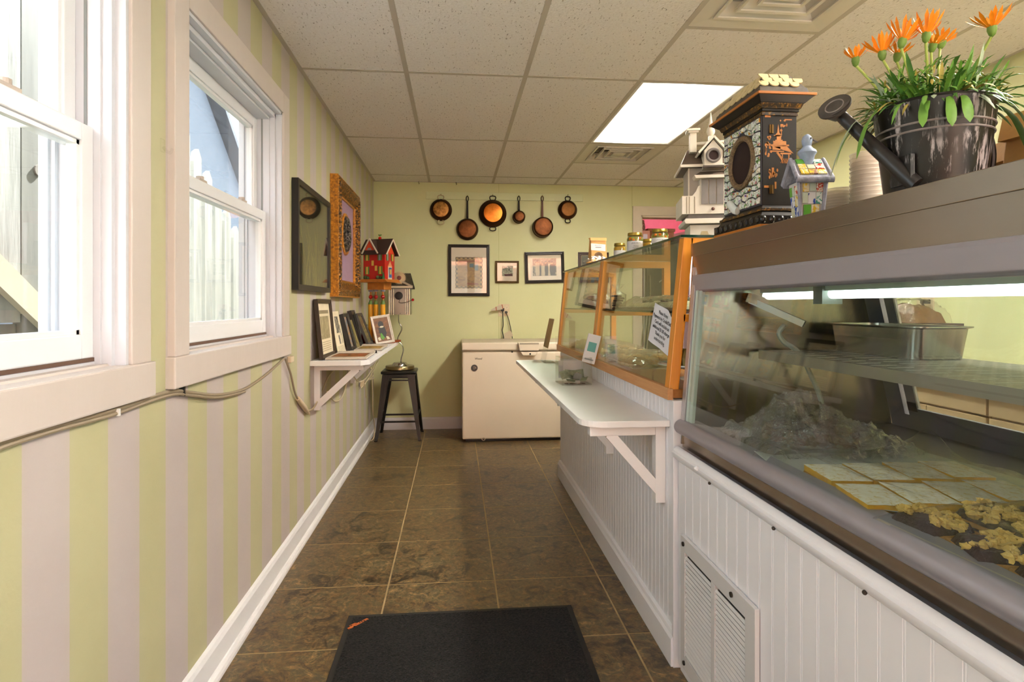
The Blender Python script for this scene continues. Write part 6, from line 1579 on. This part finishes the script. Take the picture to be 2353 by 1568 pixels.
TC = {'g': M('tile_green', '#5a9a3a', .2), 'y': m_art('tile_yellow', [(.45, '#d8d3b8'), (.55, '#d3b23a')], 60, (1, 1, 1), 1, 3, .2), 'c': M('tile_cream', '#cfcdb0', .2), 'r': m_art('tile_red', [(.46, '#dcd6c8'), (.54, '#bf3422')], 70, (1, 1, 1), 1, 3, .2), 'b': m_art('tile_blue', [(.5, '#d5d6da'), (.56, '#2f4a9a')], 40, (1, 1, 1), 1, 2, .2), 'm': M('tile_mint', '#bccabb', .2), 'x': m_art('tile_teal', [(.52, '#cfd6d0'), (.58, '#3f8a7a')], 90, (1, 1, 1), 1, 2, .2), 'p': m_art('tile_plum', [(.45, '#8d6a5a'), (.55, '#d8b23a')], 40, (1, 1, 1), 1, 2, .2)}
# front body tiles: rows from top, on the sloping front face
def fronttile(x0, x1, z0, z1, m):
    yf = lambda z: -.036-.008*z/.105-.0035
    MB().hexa([(x0, yf(z0), z0), (x1, yf(z0), z0), (x1, yf(z0)+.004, z0), (x0, yf(z0)+.004, z0)], [(x0, yf(z1), z1), (x1, yf(z1), z1), (x1, yf(z1)+.004, z1), (x0, yf(z1)+.004, z1)]).build('tile', TC[m], o, bevel=.001)
for row in ((-.034, -.012, .076, .098, 'y'), (-.01, .012, .078, .098, 'm'), (.014, .036, .076, .099, 'r'), (-.034, -.016, .046, .074, 'm'), (-.014, .011, .044, .075, 'b'), (.013, .034, .044, .074, 'x'), (-.03, -.004, .012, .042, 'g'), (-.002, .024, .014, .042, 'y'), (-.03, -.005, .001, .010, 'c'), (-.003, .026, .001, .011, 'r')): fronttile(*row)
def sidetile(y0, y1, z0, z1, m):
    xf = lambda z: -.036-.011*z/.105-.0035
    MB().hexa([(xf(z0), y0, z0), (xf(z0)+.004, y0, z0), (xf(z0)+.004, y1, z0), (xf(z0), y1, z0)], [(xf(z1), y0, z1), (xf(z1)+.004, y0, z1), (xf(z1)+.004, y1, z1), (xf(z1), y1, z1)]).build('tile', TC[m], o)
for row in ((-.03, -.01, .07, .095, 'r'), (-.008, .012, .07, .095, 'm'), (.014, .034, .07, .095, 'g'), (-.03, -.005, .04, .068, 'y'), (-.003, .03, .04, .068, 'b'), (-.03, .0, .005, .038, 'b'), (.002, .03, .005, .038, 'c')): sidetile(*row)
def rooftile(x0, x1, u0, u1, m):
    P_ = lambda x, u, d=0: (x, -.066+.066*u - .66*d, .112+.058*u + .75*d)
    MB().hexa([P_(x0, u0), P_(x1, u0), P_(x1, u1), P_(x0, u1)], [P_(x0, u0, .004), P_(x1, u0, .004), P_(x1, u1, .004), P_(x0, u1, .004)]).build('roof_tile', TC[m], o, bevel=.0008)
for row in ((-.045, -.018, .12, .36, 'y'), (-.016, .012, .12, .36, 'p'), (.014, .044, .12, .36, 'y'), (-.045, -.018, .38, .66, 'y'), (-.014, .012, .4, .62, 'c'), (.014, .044, .38, .68, 'r'), (-.045, -.018, .68, .93, 'g'), (.016, .044, .7, .93, 'x')): rooftile(*row)
BIRD = M('blue_ceramic', '#8d9bb4', .6, vary=.15, vscale=60)
bb = MB().lathe([(.02, .15), (.022, .165), (.026, .178), (.033, .186), (.03, .192), (.02, .198), (.014, .204), (.017, .212), (.0185, .22), (.015, .23), (.006, .236), (.001, .237)], 22).build('bird', BIRD, o, True)
MB().cyl((.014, -.008, .222), (.032, -.016, .212), .003, .001, 8).build('beak', M('beak_brown', '#4a3f38', .5), bb, True)
MB().ball((.007, -.0165, .223), .0028, 8).build('eye', BLACK, bb, True)

# stacked clear plastic tubs behind the birdhouses
def m_tub():
    t = NT('clear_plastic_tub'); t.set(.25); t.color('#f4efe6')
    tr = t.n('ShaderNodeBsdfTransparent'); tr.inputs[0].default_value = (.97, .95, .9, 1)
    mx = t.n('ShaderNodeMixShader'); mx.inputs[0].default_value = .55; t.l(tr.outputs[0], mx.inputs[1]); t.l(t.b.outputs[0], mx.inputs[2]); t.l(mx.outputs[0], t.out.inputs[0]); return t.m
TUB = m_tub()
def tub_stack(label, x, y, n, r, step=.0065, h0=.05):
    for k in range(n):
        o = thing('plastic_tub', '%s, %s' % (label, ['bottom one', 'second from the bottom', 'third from the bottom', 'fourth from the bottom', 'fifth from the bottom', 'sixth from the bottom', 'seventh from the bottom', 'eighth from the bottom', 'ninth from the bottom', 'tenth from the bottom', 'eleventh from the bottom', 'twelfth from the bottom', 'thirteenth from the bottom', 'fourteenth from the bottom', 'fifteenth from the bottom', 'sixteenth from the bottom'][k]), 'tub', (x, y, TZ+step*k), 0, 'stacked clear plastic tubs')
        if k == 0:
            b = MB().lathe([(r*.78, 0), (r*.97, h0-.004), (r, h0-.004), (r, h0), (r*.96, h0)], 22); me = b.build('tub_shell', TUB, o, True)
        else:
            c = me.copy(); COL.objects.link(c); c.parent = o
tub_stack('clear tub in the low stack by the tiled birdhouse', 1.20, 1.765, 14, .048, .0085)
tub_stack('clear tub in the tall stack behind the watering can', 1.21, 1.645, 16, .052, .0125, .055)

# ------------------------------------------------------------------ watering-can planter
CX_, CY_ = .905, 1.055
PS = Vector((.83, .83, .97))
def m_can():
    t = NT('distressed_black'); t.set(.35); co = t.coord('Object'); cs = t.coord('Object', (26, 26, 3.0))
    f = t.noise(cs, 2.2, 6, .7, .3); g_ = t.noise(co, 9, 3, .5)
    m_ = t.math('MULTIPLY', t.ramp(f, [(.53, '#000000'), (.6, '#ffffff')]), t.ramp(g_, [(.4, '#000000'), (.52, '#ffffff')]))
    t.color(t.mix(m_, '#120f0d', '#b5b0b2')); return t.m
CAN = m_can()
o = thing('watering_can', 'distressed black metal watering can used as a planter', 'watering can', (CX_, CY_, TZ)); o.scale = PS
hh = .176
MB().lathe([(.001, 0), (.094, 0), (.096, .004), (.118, hh-.004), (.121, hh), (.116, hh), (.092, .008), (.001, .008)], 48).build('can_body', CAN, o, True)
RIB = M('worn_rib', '#7d7674', .5, vary=.3, vscale=40)
for z in (.118, .132): MB().tube([((.094+.024*z/hh+.0015)*math.cos(a), (.094+.024*z/hh+.0015)*math.sin(a), z) for a in [2*math.pi*i/48 for i in range(48)]], .0022, 6, True).build('can_rib', RIB, o, True)
MB().tube([(.119*math.cos(a), .119*math.sin(a), hh) for a in [2*math.pi*i/48 for i in range(48)]], .0028, 6, True).build('can_rim', BLACK, o, True)
S0 = Vector((-.095, -.045, .03)); S1_ = Vector((-.176, .088, .192)); dv = (S1_-S0).normalized()
BLKC = M('black_can_paint', '#171412', .4, vary=.3, vscale=30)
MB().cyl(S0-dv*.02, S1_, .0165, .0125, 20).build('spout', BLKC, o, True)
rv = Vector((-.62, -.42, .66)).normalized(); up_ = rv
rs = MB().cyl(S1_-rv*.012-dv*.006, S1_+rv*.01, .013, .034, 26).cyl(S1_+rv*.01, S1_+rv*.014, .037, .037, 30).build('rose', M('worn_rose', '#3c3836', .4, .3, vary=.3, vscale=60), o, True)
MB().tube([S1_+rv*.0145+(rv.orthogonal().normalized()*math.cos(a)+rv.cross(rv.orthogonal().normalized())*math.sin(a))*.02 for a in [2*math.pi*i/24 for i in range(24)]], .0014, 6, True).build('rose_ring', RIB, rs, True)
MB().box(-.104, -.06, .02, -.094, .0, .075).build('spout_plate', CAN, o)
MB().tube(smoothpath([(.1, -.01, .03), (.125, -.015, .04), (.135, -.016, .08), (.13, -.014, .12), (.112, -.01, .14)], 6), .006, 8).build('handle', BLKC, o, True)
MB().lathe([(.001, hh-.03), (.114, hh-.03)], 24).build('soil', M('potting_soil', '#2a1c12', .95, vary=.3, vscale=60, bump=.6, bscale=90), o)

# gazania plant
pl = thing('gazania_plant', 'orange gazania daisies with silver green leaves in the watering can', 'plant', (CX_, CY_, TZ+(hh-.03)*PS.z)); pl.scale = PS
LEAF = [M('leaf_green', '#64933a', .45, vary=.2, vscale=40), M('leaf_dark', '#46742f', .45, vary=.2, vscale=40), M('leaf_silver', '#9fb095', .55, vary=.12, vscale=40), M('leaf_yellow', '#a9984a', .6, vary=.2, vscale=40)]
random.seed(12)
def leaf(b, base, d, ln, w, droop, seg=6):
    """strap leaf from base along direction d"""
    d = Vector(d).normalized(); side = d.cross(Vector((0, 0, 1)))
    side = side.normalized() if side.length > .05 else Vector((1, 0, 0))
    p = Vector(base); vs = []; v = d.copy()
    for i in range(seg+1):
        t_ = i/seg; ww = w*(.3+.7*min(1, t_*1.5)**1.2)*math.sqrt(max(.002, 1-t_**5))
        nrm = side.cross(v).normalized()
        vs += [p - side*ww + nrm*(-.25*ww), p + nrm*.0, p + side*ww + nrm*(-.25*ww)]
        v = (v + Vector((0, 0, -droop/seg))).normalized(); p = p + v*(ln/seg)
    fs = []
    for i in range(seg):
        a = i*3; fs += [(a, a+1, a+4, a+3), (a+1, a+2, a+5, a+4)]
    b.add(vs, fs)
for i in range(285):
    a = random.uniform(0, 2*math.pi); r = .105*math.sqrt(random.random()); el = random.uniform(.55, 1.45)
    d = (math.cos(a)*math.cos(el), math.sin(a)*math.cos(el), math.sin(el))
    b = MB(); leaf(b, (r*math.cos(a), r*math.sin(a), .02), d, random.uniform(.055, .115), random.uniform(.0035, .006), random.uniform(.3, 2.4))
    b.build('leaf', random.choice((LEAF[0], LEAF[1], LEAF[1], LEAF[2], LEAF[0], LEAF[3] if random.random() < .5 else LEAF[0])), pl, True)
for (a, ln, w, dr) in ((R(222), .085, .010, 3.6), (R(243), .09, .011, 3.8), (R(256), .085, .012, 3.6), (R(150), .16, .01, 2.8), (R(165), .17, .008, 2.6), (R(178), .15, .01, 3.2), (R(-20), .15, .014, 3.0), (R(-35), .15, .011, 3.2), (R(140), .19, .008, 3.0)):
    b = MB(); leaf(b, (.095*math.cos(a), .095*math.sin(a), .03), (math.cos(a), math.sin(a), .55), ln, w, dr, 8); b.build('leaf', LEAF[0] if w > .0095 else LEAF[2], pl, True)
for nm_, cnt, mt in (('foliage', 420, LEAF[0]), ('foliage', 260, LEAF[1]), ('foliage', 160, LEAF[3])):
    b = MB()
    for i in range(cnt):
        a = random.uniform(0, 2*math.pi); r = .118*math.sqrt(random.random()); z = .03+.085*random.random()*(1-(r/.16)**2)
        a2 = random.uniform(0, 6.28); el = random.uniform(-.3, 1.2)
        leaf(b, (r*math.cos(a), r*math.sin(a), z), (math.cos(a2)*math.cos(el), math.sin(a2)*math.cos(el), math.sin(el)), random.uniform(.02, .042), random.uniform(.0025, .0045), random.uniform(.2, 1.6), 4)
    tag(b.build(nm_, mt, pl, True), kind='stuff')
PET = M('orange_petal', '#f08a10', .5, vary=.12, vscale=60); PETC = M('flower_calyx', '#5d7a2a', .6, vary=.2, vscale=80); STEM = M('flower_stem', '#8fa04a', .5)
def daisy(px, py, zc_, tilt=(0, 0), openk=1.0, size=.041, n=18):
    # place by depth (camera distance) along the photograph's sight line, then grow the stem from the pot
    d = Vector((math.sin(YAW), math.cos(YAW), 0)) + Vector((math.cos(YAW), -math.sin(YAW), 0))*((px-CX)/F_PX) + Vector((0, 0, (HOR-py)/F_PX))
    w = Vector((0, 0, CAM_H)) + d*zc_ - Vector((CX_, CY_, TZ+(hh-.03)*PS.z))
    w = Vector((w.x/PS.x, w.y/PS.y, w.z/PS.z))
    s0 = Vector((w.x*.45, w.y*.45, .01))
    st = MB().tube(smoothpath([s0, (s0+w)*.5 + Vector((0, 0, .01)), w], 5), .0028, 7).build('flower_stem', STEM, pl, True)
    m = Matrix.Translation(w) @ Matrix.Rotation(tilt[0], 4, 'X') @ Matrix.Rotation(tilt[1], 4, 'Y')
    MB(m).lathe([(.001, -.004), (.006, 0), (.009, .008), (.0085, .016), (.001, .017)], 14).build('calyx', PETC, st, True)
    for i in range(n):
        a = 2*math.pi*i/n + random.uniform(-.1, .1); e = random.uniform(.35, .75)*openk
        dd = Vector((math.cos(a)*math.cos(e), math.sin(a)*math.cos(e), math.sin(e)))
        b = MB(m); leaf(b, (.006*math.cos(a), .006*math.sin(a), .013), dd, size*random.uniform(.9, 1.1), .0046, -.3, 4); b.build('petal', PET, st, True)
    MB(m).ball((0, 0, .016), .008, 10, sz=.6).build('flower_disc', M('flower_centre', '#c98a14', .7), st, True)
daisy(1966, 150, 1.16, (.1, -.05), 1.5, .028, 14); daisy(2028, 136, 1.13, (0, -.1), 1.2, .042); daisy(2070, 108, 1.10, (.1, .25), 1.2, .042); daisy(2127, 95, 1.08, (.05, .1), 1.5, .044); daisy(2280, 80, 1.02, (.1, -.15), .9, .043)
daisy(2060, 140, 1.15, (.2, .1), 1.0, .03, 12); daisy(2140, 118, 1.14, (.3, .1), 1.0, .034, 12); daisy(2160, 110, 1.18, (.2, .3), 1.0, .03, 12)

# trailing plant and paper bags at the edge of the frame
pl2 = thing('trailing_plant', 'leggy light green plant beside the paper bags', 'plant', (1.10, .93, TZ))
MB().lathe([(.001, 0), (.045, 0), (.06, .1), (.055, .1), (.001, .09)], 24).build('pot', M('terracotta', '#9c5a34', .7), pl2, True)
LG2 = M('light_leaf', '#7fa52c', .45, vary=.15, vscale=40)
for (dx, dy, dz) in ((-.10, -.09, .205), (-.14, -.02, .20), (-.05, -.12, .17), (-.13, -.05, .15), (.02, -.15, .21)):
    pts = smoothpath([(0, 0, .09), (dx*.4, dy*.4, .09+(dz-.09)*.7), (dx, dy, dz)], 7)
    st = MB().tube(pts, .003, 6).build('stem', STEM, pl2, True)
    for i in range(3, len(pts), 1):
        for s_ in (0, 1):
            a = random.uniform(0, 6.28); b = MB(); leaf(b, pts[i], (math.cos(a), math.sin(a), .4), random.uniform(.018, .028), .008, .6, 4); b.build('leaf', LG2, st, True)
for k, (x, y, w, h, rz) in enumerate(((1.13, 1.10, .075, .15, -8), (1.12, .955, .07, .165, 6))):
    o = thing('paper_bag', ['brown paper bag stack standing behind the watering can', 'taller brown paper bag at the far edge of the case top'][k], 'paper bag', (x+.09*(k == 0), y+.06, TZ), R(rz))
    MB().hexa([(-.05, -w, 0), (.05, -w, 0), (.05, w, 0), (-.05, w, 0)], [(-.03, -w*.95, h), (.035, -w*.95, h), (.035, w*.95, h), (-.03, w*.95, h)]).build('bag_body', KRAFT, o, bevel=.003)
    MB().hexa([(-.053, -w*.97, h*.72), (-.035, -w*.97, h*.72), (-.035, w*.97, h*.72), (-.053, w*.97, h*.72)], [(-.04, -w*.97, h+.004), (-.026, -w*.97, h+.004), (-.026, w*.97, h+.004), (-.04, w*.97, h+.004)]).build('bag_fold', KRAFT, o)

# ------------------------------------------------------------------ pink room contents
o = thing('chalkboard_cabinet', 'tall dark green cabinet with chalk marks beyond the doorway', 'cabinet', (1.98, YB+.35, 0))
CHK = M('chalkboard_green', '#2a3022', .6, vary=.15, vscale=20)
MB().box(0, 0, 0, .38, .5, 1.82).build('cabinet_body', CHK, o); dd = MB().box(.03, -.02, .1, .37, 0, 1.8).build('cabinet_door', CHK, o)
MB().box(0, -.022, .05, .012, -.001, 1.8).build('edge_strip', M('steel_edge', '#a3a5a8', .3, .7), o)
MB().tube(smoothpath([(.06, -.02, 1.5), (.06, -.05, 1.49), (.06, -.05, 1.25), (.06, -.02, 1.24)], 4), .008, 8).build('handle', CHROME, dd, True)
for k, (x, z) in enumerate(((.16, 1.62), (.2, 1.4), (.17, 1.44))): MB().bar((x, -.0205, z), (x+.05, -.0205, z+.04), .012, .001, (0, 1, 0)).build('chalk_mark', M('chalk', '#9aa08e', .9), dd)
o = thing('wicker_basket', 'brown wicker hamper on top of the green cabinet', 'basket', (2.20, YB+.56, 1.8205))
def m_wick():
    t = NT('wicker'); t.set(.6); br = t.n('ShaderNodeTexBrick'); mp = t.n('ShaderNodeMapping'); mp.inputs['Rotation'].default_value = (R(90), 0, 0); t.l(t.coord('Object'), mp.inputs[0]); t.l(mp.outputs[0], br.inputs[0])
    br.inputs['Scale'].default_value = 40; br.inputs['Color1'].default_value = lin('#7a3f12'); br.inputs['Color2'].default_value = lin('#99551c'); br.inputs['Mortar'].default_value = lin('#3f1f0a'); t.color(br.outputs[0]); t.bump(br.outputs[1], .8, .01); return t.m
WK = m_wick()
MB().box(-.145, -.15, 0, .145, .15, .17).build('basket_body', WK, o, bevel=.01); MB().box(-.155, -.16, .165, .155, .16, .2).build('basket_lid', WK, o, bevel=.008)
o = thing('leaning_rod_rack', 'bundle of chrome rods leaning by the doorway', 'rack', (1.80, YB-.2, 0))
for i in range(3): MB().cyl((-.1+.03*i, 0, .0), (.06+.03*i, .12, 1.15), .006, n=8).build('rod', CHROME, o, True)
MB().cbox(-.0, .08, .78, .05, .03, .03).build('rod_clip', M('red_clip', '#7d1f16', .5), o)

# little hooks along the far wall's ceiling edge
for k, px in enumerate((962, 1048)):
    p = at(px, 421, Y=YB-.05)
    o = thing('ceiling_hook', ['small hook at the ceiling edge above the first pan', 'small hook at the ceiling edge above the skillet'][k], 'hook', (p.x, YB-.05, ZC-.002))
    MB().tube([(0, 0, 0), (0, 0, -.012), (.006, 0, -.02), (0, 0, -.026)], .003, 6).build('hook', M('dark_wire', '#4a4034', .4, .7), o)
